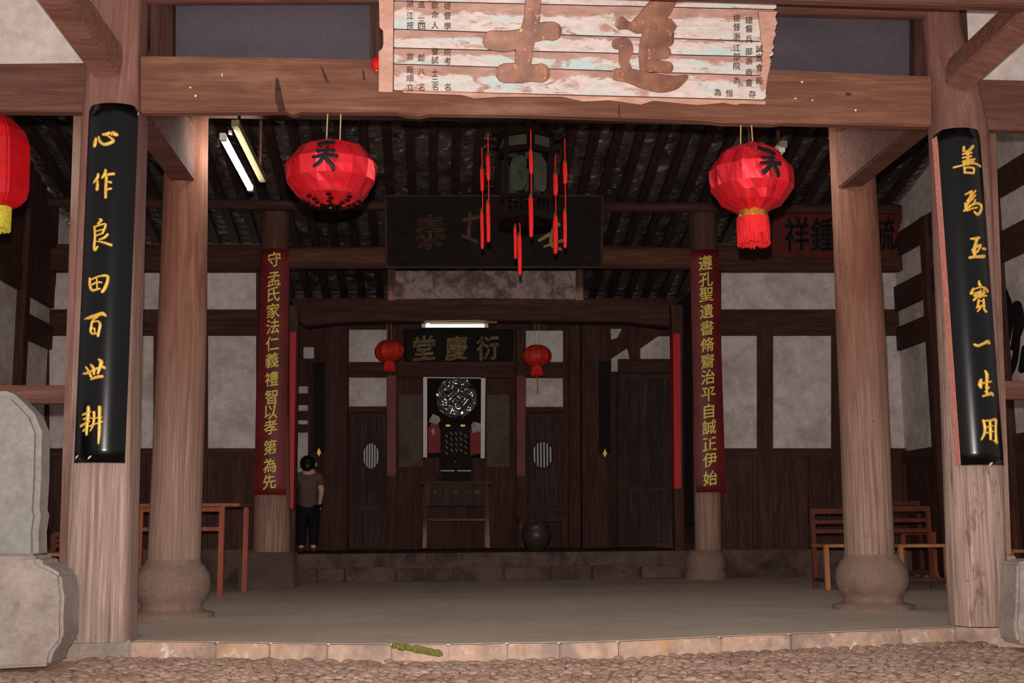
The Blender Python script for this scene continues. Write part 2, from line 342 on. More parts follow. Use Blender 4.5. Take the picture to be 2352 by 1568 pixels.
    def build(s, name, mat, parent=None, bevel=0.0, seg=2):
        me = bpy.data.meshes.new(name)
        if parent is None:
            lo = [min(p[i] for p in s.v) for i in range(3)]; hi = [max(p[i] for p in s.v) for i in range(3)]
            org = Vector(((lo[0]+hi[0])/2, (lo[1]+hi[1])/2, lo[2]))
        else:
            org = parent.location.copy(); q = parent.parent
            while q: org += q.location; q = q.parent
        loc = org
        vs = [tuple(p-org) for p in s.v]
        me.from_pydata(vs, [], s.f)
        for pl, sm in zip(me.polygons, s.sm): pl.use_smooth = sm
        bm = bmesh.new(); bm.from_mesh(me)
        if bevel:
            es = [e for e in bm.edges if len(e.link_faces) == 2 and e.calc_face_angle(0) > 0.6]
            bmesh.ops.bevel(bm, geom=es, offset=bevel, segments=seg, affect='EDGES', clamp_overlap=True)
        bmesh.ops.recalc_face_normals(bm, faces=bm.faces)
        bm.to_mesh(me); bm.free()
        me.materials.append(mat)
        if bevel >= 0.015:
            for pl in me.polygons: pl.use_smooth = True
            me.set_sharp_from_angle(angle=0.9)
        o = bpy.data.objects.new(name, me); COL.objects.link(o)
        if parent is None: o.location = loc
        else: o.parent = parent
        return o
def tag(o, label, cat, group=None):
    o['label'] = label; o['category'] = cat
    if group: o['group'] = group
    return o
def struct(o): o['kind'] = 'structure'; return o
def stuff(o): o['kind'] = 'stuff'; return o
def thing(name, label, cat, loc, group=None):
    o = bpy.data.objects.new(name, None); COL.objects.link(o); o.location = loc; o.empty_display_size = 0.1
    return tag(o, label, cat, group)
def one(mb, name, mat, label, cat, group=None, bevel=0.0): return tag(mb.build(name, mat, None, bevel), label, cat, group)

_gl = {}
def glyph(ch, bold=0.012):
    """outline of one written character, in a unit square"""
    if (ch, bold) in _gl: return _gl[(ch, bold)]
    cu = bpy.data.curves.new('writing', 'FONT'); cu.body = ch; cu.extrude = 0.5; cu.offset = bold; cu.resolution_u = 3
    o = bpy.data.objects.new('writing', cu); COL.objects.link(o)
    dg = bpy.context.evaluated_depsgraph_get(); ev = o.evaluated_get(dg); me = ev.to_mesh()
    vs = [tuple(v.co) for v in me.vertices]; fs = [tuple(p.vertices) for p in me.polygons]
    ev.to_mesh_clear(); bpy.data.objects.remove(o); bpy.data.curves.remove(cu)
    lo = [min(v[i] for v in vs) for i in range(2)]; hi = [max(v[i] for v in vs) for i in range(2)]
    c = ((lo[0]+hi[0])/2, (lo[1]+hi[1])/2); S = max(hi[0]-lo[0], hi[1]-lo[1])
    vs = [((v[0]-c[0])/S, (v[1]-c[1])/S, v[2]+0.5) for v in vs]
    _gl[(ch, bold)] = (vs, fs); return _gl[(ch, bold)]
def put_glyph(mb, ch, cx, cyy, wpx, hpx, f, h, slant=0.10, bold=0.012):
    vs, fs = glyph(ch, 0.0)
    for (ox, oy) in ((-bold, 0), (bold, 0), (0, bold), (0, -bold)) if bold > 0.001 else ((0, 0),):
        mb.add([f(cx+(v[0]+ox)*wpx, cyy-(v[1]+oy+(v[0]+ox)*slant)*hpx, 0.0005+v[2]*h) for v in vs], fs)

# ------------------------------------------------------------------ the setting
FZ = -0.025        # hall floor level
GZ = FZ-0.085
XL, XR, YB = -5.1, 4.9, 7.05
kerb_top = [(-700, 1470), (300, 1473), (497, 1475), (620, 1477), (753, 1479), (900, 1480), (1030, 1480), (1165, 1477), (1285, 1476), (1420, 1473), (1655, 1462), (1815, 1456), (2065, 1446), (2190, 1440), (3000, 1415)]
kf = [PZ(x, y, FZ) for x, y in kerb_top]
# hall floor, following the kerb line in front
b = MB(); n = len(kf)
pts = [Vector((p.x, p.y+0.05, FZ)) for p in kf]+[Vector((XR, 7.2, FZ)), Vector((XL, 7.2, FZ))]
b.prism(pts, (0, 0, -0.3)); struct(b.build('floor', M['floor']))
g = MB()
nx, ny = 60, 20
vs = []
for j in range(ny+1):
    for i in range(nx+1):
        x = -6.5+13*i/nx; y = -9.5+9.4*j/ny
        vs.append((x, y, GZ-0.015+0.02*noise.noise(Vector((x*1.5, y*1.5, 0)))))
g.add(vs, [(j*(nx+1)+i, j*(nx+1)+i+1, (j+1)*(nx+1)+i+1, (j+1)*(nx+1)+i) for j in range(ny) for i in range(nx)], True)
go = struct(g.build('ground', M['soil']))
# kerb: a row of stones, one trim
b = MB()
for i in range(1, n-2):
    a, c = kf[i], kf[i+1]
    d = (c-a); a2 = a+d*0.004; c2 = c-d*0.004
    j = random.uniform(-0.006, 0.006); zt = -0.002
    b.hexa([a2+Vector((0, -0.012+j, zt)), c2+Vector((0, -0.012+j, zt)), c2+Vector((0, -0.012+j, GZ-FZ-0.05)), a2+Vector((0, -0.012+j, GZ-FZ-0.05)),
            a2+Vector((0, 0.055, zt)), c2+Vector((0, 0.055, zt)), c2+Vector((0, 0.055, GZ-FZ-0.05)), a2+Vector((0, 0.055, GZ-FZ-0.05))])
a, c = kf[0], kf[1]
for a, c in ((kf[0], kf[1]), (kf[-2], kf[-1])):
    b.hexa([a+Vector((0, -0.01, 0)), c+Vector((0, -0.01, 0)), c+Vector((0, -0.01, GZ-FZ-.05)), a+Vector((0, -0.01, GZ-FZ-.05)), a+Vector((0, .055, 0)), c+Vector((0, .055, 0)), c+Vector((0, .055, GZ-FZ-.05)), a+Vector((0, .055, GZ-FZ-.05))])
struct(b.build('trim_1', M['kerb'], None, 0.008))
# pebbles set on edge in the courtyard
b = MB(); rnd = random.Random(3)
def kerb_y(x):
    for i in range(n-1):
        if kf[i].x <= x <= kf[i+1].x:
            t = (x-kf[i].x)/(kf[i+1].x-kf[i].x); return kf[i].y+(kf[i+1].y-kf[i].y)*t
    return kf[0].y
cols = 78
y = 0.0; row = 0
while y < 1.9:
    x = -3.9+rnd.random()*0.05
    while x < 3.4:
        L = rnd.uniform(0.05, 0.10); W = rnd.uniform(0.014, 0.022); H = rnd.uniform(0.012, 0.018)
        yy = kerb_y(x)-0.035-y+rnd.uniform(-0.012, 0.012)
        c = Vector((x+L/2, yy, GZ+rnd.uniform(-0.010, 0.0))); a = rnd.uniform(-0.35, 0.35)
        if (c.x < P(150, 1500, -0.6).x and c.y > -0.75) or (c.x > P(2322, 1480, -0.35).x and c.y > -0.5): x += L; continue
        rs = []
        for th in (0.25, 0.75, 1.15, 1.571):
            rs.append([])
            for k in range(7):
                t = 2*math.pi*k/7; ux, uy = math.cos(t)*L/2*math.sin(th), math.sin(t)*W*math.sin(th)
                rs[-1].append(c+Vector((ux*math.cos(a)-uy*math.sin(a), ux*math.sin(a)+uy*math.cos(a), H*math.cos(th))))
        b.rings(rs[::-1], True)
        x += L*rnd.uniform(1.0, 1.5)
    y += 0.042
stuff(tag(b.build('pebble_paving', M['pebble']), 'brown river pebbles set close together in the courtyard ground below the kerb', 'pebbles'))

# side walls and side-bay back walls: plaster with timber frame
def wall(name, mat, quads, parts):
    b = MB()
    for q in quads: b.hexa(q)
    w_ = struct(b.build(name, mat))
    for (nm, bb, mt) in parts: bb.build(nm, mt, w_, 0.006)
    return w_
def ROOF(y): return 4.95-0.2293*(y-4.4) if y > 4.4 else 4.95-0.165*(4.4-y)
def side_wall(name, X, sgn):
    y0, y1 = -0.1, 10.3
    t = 0.12*sgn
    b = MB(); fr = [Vector((X, y0, FZ-0.02)), Vector((X, y1, FZ-0.02)), Vector((X, y1, ROOF(y1)-0.03)), Vector((X, 4.4, ROOF(4.4)-0.03)), Vector((X, y0, ROOF(y0)-0.03))]
    b.prism(fr, (t, 0, 0)); w_ = struct(b.build(name, M['plaster_in']))
    def rail(z0, z1, ya=y0, yb=7.0, dp=0.05):
        q = MB(); q.box((X-sgn*dp/2, (ya+yb)/2, (z0+z1)/2), (dp, yb-ya, z1-z0)); q.build('rail', M['dark_h'], w_, 0.006)
    rail(3.1, 3.4); rail(2.62, 2.90, 5.9); rail(1.28, 1.42); rail(3.74, 4.02, 1.9, 6.9)
    q = MB()
    for k in range(34):
        q.box((X-sgn*0.012, 0.1+k*0.205, 0.66), (0.024, 0.198, 1.24))
    q.build('wainscot', M['dark_v'], w_)
    for yy in (1.73, 4.3, 5.95):
        q = MB(); q.box((X-sgn*0.05, yy, 2.0), (0.1, 0.15, 4.0)); q.build('timber_post', M['dark_v'], w_, 0.01)
    return w_
wl = side_wall('wall_left', XL, -1)
for k in range(30):  # dark boards added over the plaster to darken the upper left wall
    y0 = 0.0+k*0.235
    b = MB(); b.box((XL+0.02, y0+0.115, (3.38+ROOF(y0)-0.06)/2), (0.04, 0.228, ROOF(y0)-0.06-3.38)); b.build('darkening_board', M['dark_v'], wl)
side_wall('wall_right', XR, 1)
def back_bay(name, x0, x1, uprights, panels_low):
    """timber framed wall behind a side bay; px measured at the wall"""
    b = MB(); b.rect(x0, 560, x1, 1345, YB, 0.1); w_ = struct(b.build(name, M['plaster_in']))
    def h(nm, y0, y1, dp=0.05, mt='dark_h'):
        q = MB(); q.rect(x0, y0, x1, y1, YB-dp, dp); q.build(nm, M[mt], w_, 0.006)
    h('rail', 560, 624, 0.07); h('rail', 710, 770); h('rail', 1029, 1052)
    q = MB(); k = x0
    while k < x1-4:
        q.rect(k, 1050, min(k+42, x1), 1262, YB-0.03, 0.03); k += 43
    q.build('wainscot', M['dark_v'], w_, 0.003)
    h('sill', 1262, 1345, 0.09, 'inner_stone')
    for (a, c, ya, yb) in uprights:
        q = MB(); q.rect(a, ya, c, yb, YB-0.06, 0.06); q.build('timber_post', M['dark_v'], w_, 0.006)
    return w_
back_bay('wall_back_left', 78, 640, [(84, 110, 600, 1262), (352, 476, 740, 1262), (588, 640, 600, 1262)], [])
wb = back_bay('wall_back_right', 1600, 2140, [(1600, 1657, 600, 1262), (1741, 1776, 745, 1262), (1912, 2028, 745, 1262), (2086, 2140, 600, 1262)], [])

# ceiling: tiles seen from below in channels between the rafters
def tiles(y0, z0, y1, z1, b, step=0.15, ch=0.245):
    L = math.hypot(y1-y0, z1-z0); nc = int(L/step); x = XL
    while x < XR:
        for i in range(nc):
            t0, t1 = i/nc, (i+1.25)/nc
            vs = []
            for (t, dz) in ((t0, 0.0), (min(t1, 1), 0.022)):
                for k in range(5):
                    s = -1+2*k/4
                    vs.append((x+ch/2+s*ch*0.47, y0+(y1-y0)*t, z0+(z1-z0)*t+dz-0.045*(1-s*s)+0.03+random.uniform(-0.004, 0.004)))
            b.add(vs, [(k, k+1, 6+k, 5+k) for k in range(4)], True)
        x += ch
b = MB()
tiles(4.4, 4.95, 10.3, ROOF(10.3), b)
b.prism([(XL-.2, 4.4, 5.06), (XR+.2, 4.4, 5.06), (XR+.2, 10.4, ROOF(10.4)+0.11), (XL-.2, 10.4, ROOF(10.4)+0.11)], (0, 0, 0.06))
b.prism([(XL-.2, -1.0, ROOF(-1.0)+0.11), (XR+.2, -1.0, ROOF(-1.0)+0.11), (XR+.2, 4.4, 5.06), (XL-.2, 4.4, 5.06)], (0, 0, 0.06))
struct(b.build('ceiling', M['tile']))
rx = XL+0.245; k = 0
while rx < XR-0.12:
    b = MB(); b.bar((rx, 4.5, ROOF(4.5)-0.062), (rx, 10.28, ROOF(10.28)-0.062), 0.10, 0.06)
    one(b, 'rafter', M['dark_y'], 'dark sloping rafter between rows of roof tiles under the rear slope', 'rafter', 'rafters under the rear roof slope')
    rx += 0.245
def purlin(y, r, label, mat='dark_h', dz=0.0):
    b = MB(); z = ROOF(y)-0.105-r+dz
    b.tube([(XL+.05, y, z), (XL/2, y, z-0.01), (0, y, z), (XR/2, y, z+0.003), (XR-.05, y, z)], r, 12)
    return one(b, 'purlin', M[mat], label, 'purlin')
purlin(4.4, 0.09, 'round ridge purlin at the top of the roof, hidden behind the front beam')
purlin(6.65, 0.06, 'long dark round purlin under the tiles, passing behind the hanging palace lantern')

# ------------------------------------------------------------------ front row
# left pillar: squared with rounded corners on a grey plinth
b = MB(); b.column([(233, 1469, 67), (246, 870, 67), (265, 290, 65), (271, 150, 58), (282, -60, 58)], 0.0, 48, 8.0, 0.012, seed=1)
one(b, 'pillar', M['pillar_pale'], 'squared weathered front pillar on the left, carrying the black couplet board ending in the plough character', 'pillar')
b = MB(); b.column([(2248, 1434, 64), (2226, 870, 66), (2200, 300, 68), (2190, 215, 60), (2174, 140, 50), (2162, 60, 44), (2152, -60, 42)], 0.0, 40, 2.3, 0.03, seed=5)
one(b, 'pillar', M['pillar_crack'], 'round cracked front pillar on the right, with peeling bark-like streaks below its black board', 'pillar')
def plinth(xa, ya, xb, yb_, label):
    q0, q1 = PZ(xa, ya, FZ), PZ(xb, yb_, FZ); b = MB()
    f = [q0+Vector((0, -0.05, 0.012)), q1+Vector((0, -0.05, 0.012)), q1+Vector((0, -0.05, GZ-FZ-.05)), q0+Vector((0, -0.05, GZ-FZ-.05))]
    bk = [Vector((p.x, 0.22, p.z)) for p in f]
    b.hexa(f+bk); return one(b, 'plinth', M['stone'], label, 'plinth', bevel=0.01)
plinth(148, 1472, 306, 1472, 'low square grey plinth under the left front pillar')
plinth(2178, 1438, 2322, 1434, 'low square grey plinth under the right front pillar')
# side posts beside the pillars with a stone foot
t = thing('side_post', 'narrow brown post with a pale stone foot against the left side of the left pillar', 'post', P(150, 1462, 0.08))
b = MB(); b.quad([(168, 262), (200, 262), (168, 1316), (134, 1316)], 0.06, 0.14); b.build('shaft', M['pillar'], t, 0.006)
b = MB(); b.quad([(134, 1317), (167, 1317), (166, 1394), (136, 1394)], 0.055, 0.15); b.quad([(137, 1396), (166, 1396), (165, 1463), (146, 1463)], 0.055, 0.15); b.build('stone_foot', M['kerb'], t, 0.006)
t = thing('side_post', 'short pale stone foot post against the right side of the right pillar', 'post', P(2325, 1430, 0.08))
b = MB(); b.quad([(2271, 300), (2288, 300), (2324, 1275), (2308, 1275)], 0.09, 0.1); b.build('shaft', M['pillar'], t, 0.006)
b = MB(); b.quad([(2310, 1276), (2334, 1276), (2340, 1430), (2314, 1430)], 0.05, 0.15); b.build('stone_foot', M['stone'], t, 0.006)

# architrave beams
b = MB()
b.poly([(322, 128), (600, 131), (880, 136), (1300, 146), (1790, 160), (2140, 175), (2140, 290), (1800, 281), (1780, 284), (1660, 281), (1600, 275), (1420, 269), (1200, 263), (990, 260), (962, 265), (935, 263), (910, 257), (690, 256), (672, 264), (655, 255), (500, 257), (322, 259)], -0.1, 0.08)
mbm = one(b, 'main_beam', M['beam'], 'long brown timber beam across the front between the two pillars, below the hanging plaque', 'beam', bevel=0.008)
for pts in ([(633, 178), (640, 182), (656, 254), (640, 256), (631, 226)], [(734, 148), (741, 156), (757, 192), (749, 190)], [(832, 160), (836, 162), (839, 184), (834, 183)], [(1420, 240), (1423, 240), (1424, 268), (1421, 268)], [(1942, 212), (1954, 213), (1956, 220), (1944, 221)]):
    b = MB(); b.poly(pts, -0.1015, 0.003); b.build('dark_crack', M['dark_h'], mbm)
for (u, v, a, c) in ((437, 201, 3, 2), (449, 220, 3, 3), (510, 172, 1.5, 5), (1842, 188, 3, 2.5), (1866, 230, 2.5, 2), (1965, 253, 3, 2.5), (1827, 226, 4, 1.5)):
    b = MB(); b.poly([(u-a, v+c*0.4), (u-a*0.2, v-c), (u+a, v-c*0.5), (u+a*0.4, v+c)], -0.103, 0.004); b.build('paper_fleck', M['paper'], mbm)
b = MB(); b.poly([(-420, 150), (240, 143), (240, 257), (-420, 253)], -0.08, 0.08)
one(b, 'side_beam', M['beam_dull'], 'brown beam of the left side bay below the white plaster', 'beam', bevel=0.008)
b = MB(); b.poly([(2196, 180), (2800, 196), (2800, 311), (2196, 294)], -0.08, 0.08)
one(b, 'side_beam', M['beam_dull'], 'brown beam of the right side bay below the white plaster', 'beam', bevel=0.008)
b = MB(); b.poly([(322, -60), (2140, -60), (2140, 40), (1780, 31), (880, 3), (322, 5)], -0.03, 0.05)
one(b, 'lintel', M['beam_dull'], 'thin timber lintel above the grey infill panels', 'beam', bevel=0.006)
b = MB(); b.poly([(1340, -120), (2900, -60), (2900, 36), (2352, 17), (1780, -2), (1340, -16)], -0.85, 0.07)
one(b, 'eave_beam', M['beam_dull'], 'projecting eave beam at the upper right edge, in front of the plaque top', 'beam', bevel=0.008)
b = MB(); b.quad([(385, -20), (1240, -20), (1240, 150), (398, 150)], 0.16, 0.03)
one(b, 'infill_panel', M['panel_grey'], 'dull grey infill panel above the main beam, left of the white plaque', 'panel')
b = MB(); b.quad([(1242, -20), (2112, -20), (2106, 185), (1242, 185)], 0.16, 0.03)
one(b, 'infill_panel', M['panel_grey'], 'dull grey infill panel above the main beam, right of the white plaque', 'panel')
for (x0, x1, x2, x3, lab) in ((345, 396, 396, 345, 'brown jamb beside the left grey infill panel'), (850, 876, 876, 850, 'short dark stud half hidden behind the plaque end'), (2102, 2145, 2145, 2102, 'brown jamb beside the right grey infill panel')):
    b = MB(); b.quad([(x0, -30), (x1, -30), (x2, 178), (x3, 178)], 0.06, 0.1)
    one(b, 'stud', M['dark_v'], lab, 'stud', bevel=0.006)
# plaster above the side beams
b = MB(); b.poly([(-500, -140), (250, -140), (250, 150), (-500, 156)], 0.0, 0.08); struct(b.build('wall_front_left', M['plaster']))
b = MB(); b.poly([(2190, -140), (2900, -140), (2900, 205), (2190, 188)], 0.0, 0.08); struct(b.build('wall_front_right', M['plaster']))
# raking struts from the pillars up to the eaves
def strut(a, c, ya, yb, label, wd, ht):
    b = MB(); b.bar(P(a[0], a[1], ya), P(c[0], c[1], yb), wd, ht, (0, -1, 0.4)); one(b, 'strut', M['strut'], label, 'strut', bevel=0.01)
strut((255, 150), (70, -110), -0.12, -0.9, 'square raking strut rising from the left front pillar to the eaves', 0.20, 0.16)
strut((2196, 178), (2420, -30), -0.12, -0.9, 'square raking strut rising from the right front pillar to the eaves', 0.20, 0.16)
b = MB(); b.quad([(2176, -40), (2218, -40), (2230, 200), (2182, 200)], -0.04, 0.12); one(b, 'stud', M['dark_v'], 'brown stud between the right pillar top and the right white plaster', 'stud', bevel=0.006)

# ------------------------------------------------------------------ black couplet boards
def couplet(name, label, c, Y, sag, mat, edge_mat, chars, thick=0.03, rcorner=12, chips=()):
    """c: tl,tr,br,bl px; curved board hugging its pillar"""
    tl, tr, br, bl = c
    def cen(v):
        t = (v-(tl[1]+tr[1])/2)/((bl[1]+br[1])/2-(tl[1]+tr[1])/2)
        xl = tl[0]+(bl[0]-tl[0])*t; xr = tr[0]+(br[0]-tr[0])*t
        return (xl+xr)/2, (xr-xl)/2
    def f(u, v, h):
        m_, hw = cen(v); s = max(-1.1, min(1.1, (u-m_)/hw)); p = P(u, v, Y)
        return p+Vector((0, -sag*(1-s*s)-h, 0))
    t = thing(name, label, 'couplet board', P((bl[0]+br[0])/2, (bl[1]+br[1])/2, Y))
    NS, NV = 20, 26; b = MB(); fr = []
    yt = (tl[1]+tr[1])/2; yb = (bl[1]+br[1])/2
    for i in range(NV+1):
        v = yt+(yb-yt)*i/NV
        if i == 0: v = yt
        row = []
        for k in range(NS+1):
            s = -1+2*k/NS; m_, hw = cen(v)
            vv = v
            if i < 3 and rcorner:
                e = max(0, abs(s)*hw-(hw-rcorner)); dy = rcorner-math.sqrt(max(0, rcorner**2-e*e)); vv = max(v, yt+dy*(1-i*0.2))
            row.append(f(m_+s*hw, vv, 0))
        fr.append(row)
    vs = [p for r in fr for p in r]; W1 = NS+1; off = len(vs)
    vs2 = [p+Vector((0, thick, 0)) for p in vs]
    b.add(vs+vs2, [(i*W1+k, i*W1+k+1, (i+1)*W1+k+1, (i+1)*W1+k) for i in range(NV) for k in range(NS)]+[(off+i*W1+k, off+i*W1+k+1, off+(i+1)*W1+k+1, off+(i+1)*W1+k) for i in range(NV) for k in range(NS)]
          + [(k, k+1, off+k+1, off+k) for k in range(NS)]+[(NV*W1+k, NV*W1+k+1, off+NV*W1+k+1, off+NV*W1+k) for k in range(NS)], True)
    for pl in range(len(b.sm)-2*NS, len(b.sm)): b.sm[pl] = False
    b.build('board', mat, t)
    if edge_mat:
        for k in (0, NS):
            b = MB(); o = -0.001 if k == 0 else 0.001
            rw = [[fr[i][k]+Vector((o, 0.002, 0)), fr[i][k]+Vector((o, thick, 0)), fr[i][k]+Vector((-3*o, thick, 0)), fr[i][k]+Vector((-3*o, 0.002, 0))] for i in range(NV+1)]
            b.rings(rw, True, False)
            e = b.build('board_edge', edge_mat, t); e['label'] = 'salmon red side edge'
    for (u, v, rr_) in chips:
        b = MB(); b.stroke([(u-rr_, v+rr_, 2), (u, v, rr_), (u+rr_, v-rr_*0.8, 1.5)], f, 0.003); b.build('paper_remnant', M['paper'], t)
    chars(t, f)
    return t
def crop(x0, y0, sc, strokes): return [[(x0+a/sc, y0+c/sc, w_/sc) for a, c, w_ in st] for st in strokes]
LEFT = [
 crop(180, 290, 7.84, [[(350, 260, 60), (330, 330, 90), (320, 385, 80)], [(410, 235, 40), (425, 310, 60), (500, 378, 60), (600, 365, 70), (680, 322, 60), (640, 272, 55), (585, 235, 35)], [(490, 200, 50), (560, 200, 70), (610, 175, 55)], [(640, 215, 30), (665, 165, 50), (695, 190, 90), (740, 205, 70)]]),
 crop(180, 290, 7.84, [[(400, 910, 60), (380, 970, 70), (310, 1050, 40)], [(390, 1020, 40), (385, 1110, 70), (375, 1180, 70)], [(540, 840, 50), (530, 900, 70), (475, 980, 40)], [(500, 950, 40), (600, 920, 50), (685, 905, 60)], [(555, 960, 60), (545, 1150, 60), (540, 1330, 60)], [(575, 1050, 40), (640, 1060, 50)], [(575, 1190, 40), (640, 1170, 50)]]),
 crop(180, 490, 7.84, [[(430, 150, 40), (470, 165, 50), (400, 225, 40)], [(330, 280, 50), (340, 450, 55), (325, 650, 60), (350, 690, 60), (400, 630, 30)], [(330, 280, 40), (450, 250, 40), (540, 240, 45), (530, 300, 50), (490, 400, 45)], [(350, 365, 30), (490, 335, 30)], [(350, 445, 30), (480, 405, 40)], [(580, 420, 50), (520, 480, 50), (420, 515, 30)], [(370, 540, 20), (480, 560, 45), (640, 610, 60)]]),
 crop(180, 490, 7.84, [[(240, 1200, 60), (240, 1320, 60), (290, 1410, 60), (400, 1400, 40), (440, 1390, 40)], [(280, 1215, 40), (420, 1170, 40), (560, 1160, 60), (580, 1230, 60), (530, 1380, 70), (480, 1450, 60)], [(380, 1195, 30), (390, 1395, 40)], [(270, 1320, 40), (380, 1275, 40), (470, 1280, 40)]]),
 crop(160, 700, 7.84, [[(290, 270, 25), (400, 250, 70), (540, 215, 70), (640, 190, 80), (700, 225, 50)], [(560, 255, 25), (460, 310, 40), (430, 420, 60), (420, 500, 60), (460, 545, 50), (530, 540, 40)], [(470, 335, 35), (560, 325, 40), (600, 380, 60), (580, 500, 60), (560, 590, 55)], [(450, 455, 30), (500, 450, 35), (500, 510, 30)]]),
 crop(160, 700, 7.84, [[(270, 1250, 40), (350, 1245, 60), (440, 1215, 50), (540, 1170, 50), (640, 1140, 60), (680, 1160, 60)], [(330, 1140, 50), (390, 1220, 55), (430, 1310, 60)], [(430, 1100, 50), (480, 1170, 70), (490, 1270, 50)], [(580, 1010, 50), (620, 1060, 80), (580, 1200, 60), (560, 1260, 45)], [(430, 1360, 40), (530, 1325, 60), (640, 1310, 65)]]),
 crop(160, 900, 7.84, [[(380, 290, 80), (370, 450, 80), (350, 650, 70), (345, 780, 55)], [(270, 420, 50), (420, 370, 50)], [(290, 500, 50), (410, 450, 40)], [(230, 620, 60), (400, 540, 50)], [(280, 710, 50), (360, 640, 40)], [(490, 380, 60), (490, 500, 55), (470, 620, 45), (420, 715, 30)], [(430, 490, 30), (540, 480, 30), (630, 470, 30)], [(410, 630, 40), (520, 590, 35), (640, 550, 40)], [(590, 290, 75), (590, 500, 65), (585, 750, 65), (570, 940, 40)]]),
]
RIGHT = [
 crop(2140, 320, 7.84, [[(500, 190, 50), (500, 260, 60)], [(680, 170, 70), (600, 250, 60), (540, 280, 50)], [(480, 320, 40), (640, 290, 50)], [(480, 385, 40), (640, 355, 45)], [(480, 450, 40), (710, 400, 50)], [(580, 260, 60), (575, 500, 60)], [(340, 545, 45), (500, 515, 40), (700, 475, 45), (850, 500, 50)], [(510, 560, 45), (515, 650, 45)], [(510, 650, 45), (685, 655, 45)], [(685, 660, 45), (685, 560, 45), (500, 565, 40)], [(500, 480, 60), (680, 450, 60)]]),
 crop(2140, 320, 7.84, [[(530, 1040, 40), (640, 980, 50)], [(720, 970, 45), (640, 1060, 50), (560, 1150, 40)], [(640, 1020, 50), (570, 1180, 45), (530, 1310, 40)], [(715, 1050, 40), (640, 1130, 50), (560, 1220, 40)], [(715, 1130, 40), (680, 1200, 50), (600, 1260, 50), (510, 1330, 50)], [(600, 1250, 50), (740, 1190, 50), (850, 1210, 60), (840, 1310, 70), (760, 1390, 60), (690, 1340, 30)], [(560, 1330, 40), (660, 1290, 40), (750, 1265, 40)], [(520, 1190, 30), (530, 1290, 40)]]),
 crop(2160, 530, 7.84, [[(460, 185, 30), (540, 180, 60), (630, 160, 60)], [(590, 190, 60), (540, 340, 70), (540, 500, 60)], [(490, 390, 40), (560, 330, 60), (660, 290, 60)], [(500, 430, 40), (580, 420, 50), (660, 320, 40)], [(450, 520, 60), (560, 505, 60), (700, 490, 75), (745, 480, 70)], [(710, 345, 50), (770, 345, 60)]]),
 crop(2160, 530, 7.84, [[(615, 940, 40), (630, 1000, 60), (660, 1010, 40)], [(510, 1075, 50), (480, 1160, 70)], [(520, 1090, 30), (650, 1045, 40), (760, 1060, 50), (810, 1110, 50)], [(540, 1160, 45), (620, 1130, 40)], [(530, 1200, 50), (740, 1140, 45)], [(520, 1280, 50), (600, 1220, 50), (770, 1190, 45)], [(650, 1100, 40), (640, 1230, 45)], [(720, 1090, 40), (700, 1200, 40)], [(610, 1280, 50), (590, 1400, 50)], [(710, 1260, 50), (720, 1400, 55)], [(610, 1300, 30), (700, 1290, 30)], [(570, 1415, 40), (700, 1360, 40)], [(660, 1390, 50), (590, 1480, 40)], [(710, 1430, 40), (760, 1475, 60)]]),
 crop(2180, 750, 7.84, [[(375, 345, 50), (440, 370, 60), (540, 330, 60), (640, 290, 80), (660, 320, 60)]]),
 crop(2180, 750, 7.84, [[(570, 820, 50), (610, 890, 80), (600, 1050, 60), (600, 1230, 50)], [(490, 980, 60), (480, 1060, 90), (490, 1120, 50)], [(500, 1040, 40), (600, 1025, 50), (690, 1005, 45)], [(570, 1110, 30), (650, 1110, 40), (560, 1190, 30)], [(530, 1270, 50), (620, 1240, 60), (700, 1220, 80), (730, 1250, 50)]]),
 crop(2190, 930, 7.84, [[(450, 290, 50), (480, 400, 60), (475, 520, 55), (420, 640, 30)], [(450, 300, 40), (600, 290, 50), (710, 270, 60), (705, 400, 60), (710, 600, 65), (725, 690, 60), (640, 640, 20)], [(580, 310, 50), (590, 450, 70), (590, 630, 50)], [(490, 420, 40), (630, 385, 40)], [(490, 520, 40), (640, 485, 40)]]),
]
def brushed(data, mat, h=0.012):
    def go(t, f):
        for ch in data:
            b = MB()
            for st in ch: b.stroke(st, f, h)
            b.build('character', mat, t)
    return go
couplet('couplet_board', 'curved black lacquer board with seven gold characters on the left pillar, ending in plough', [(205, 244), (316, 244), (284, 1063), (170, 1063)], -0.207, 0.06, M['lacquer'], None, brushed(LEFT, M['gold']), chips=((178, 1049, 4), (212, 1051, 4)))
couplet('couplet_board', 'curved black lacquer board with gold characters on the right pillar, one a single stroke', [(2152, 300), (2250, 300), (2306, 1068), (2207, 1068)], -0.22, 0.06, M['lacquer'], M['lacquer_edge'], brushed(RIGHT, M['gold']), 0.075, chips=((2266, 1066, 4),))

# ------------------------------------------------------------------ the big hanging plaque
pb = P(1310, 235, -0.2); tilt = math.radians(24)
pn = Vector((0, -math.cos(tilt), -math.sin(tilt)))
def fq(u, v, h): return PN(u, v, pb, pn)+pn*h
pq = thing('plaque', 'large weathered pale plaque with two huge gilt characters leaning out above the main beam', 'plaque', pb)
def slab(name, pts, mat, h0=-0.03, h1=0.0, parent=pq, bevel=0.004):
    b = MB(); fr = [fq(u, v, h1) for u, v in pts]; b.prism(fr, -pn*(h1-h0)); return b.build(name, mat, parent, bevel)
def jag(x, y0, y1, n_, amp, r):
    return [(x+r.uniform(-amp, amp), y0+(y1-y0)*i/n_) for i in range(n_+1)]
rj = random.Random(11)
JL = [-22, 2, 67, 110, 147, 208]; JR = [-12, 22, 96, 131, 174, 230]      # plank joints at the left and right ends
RX = [1782, 1784, 1778, 1772, 1764, 1757]
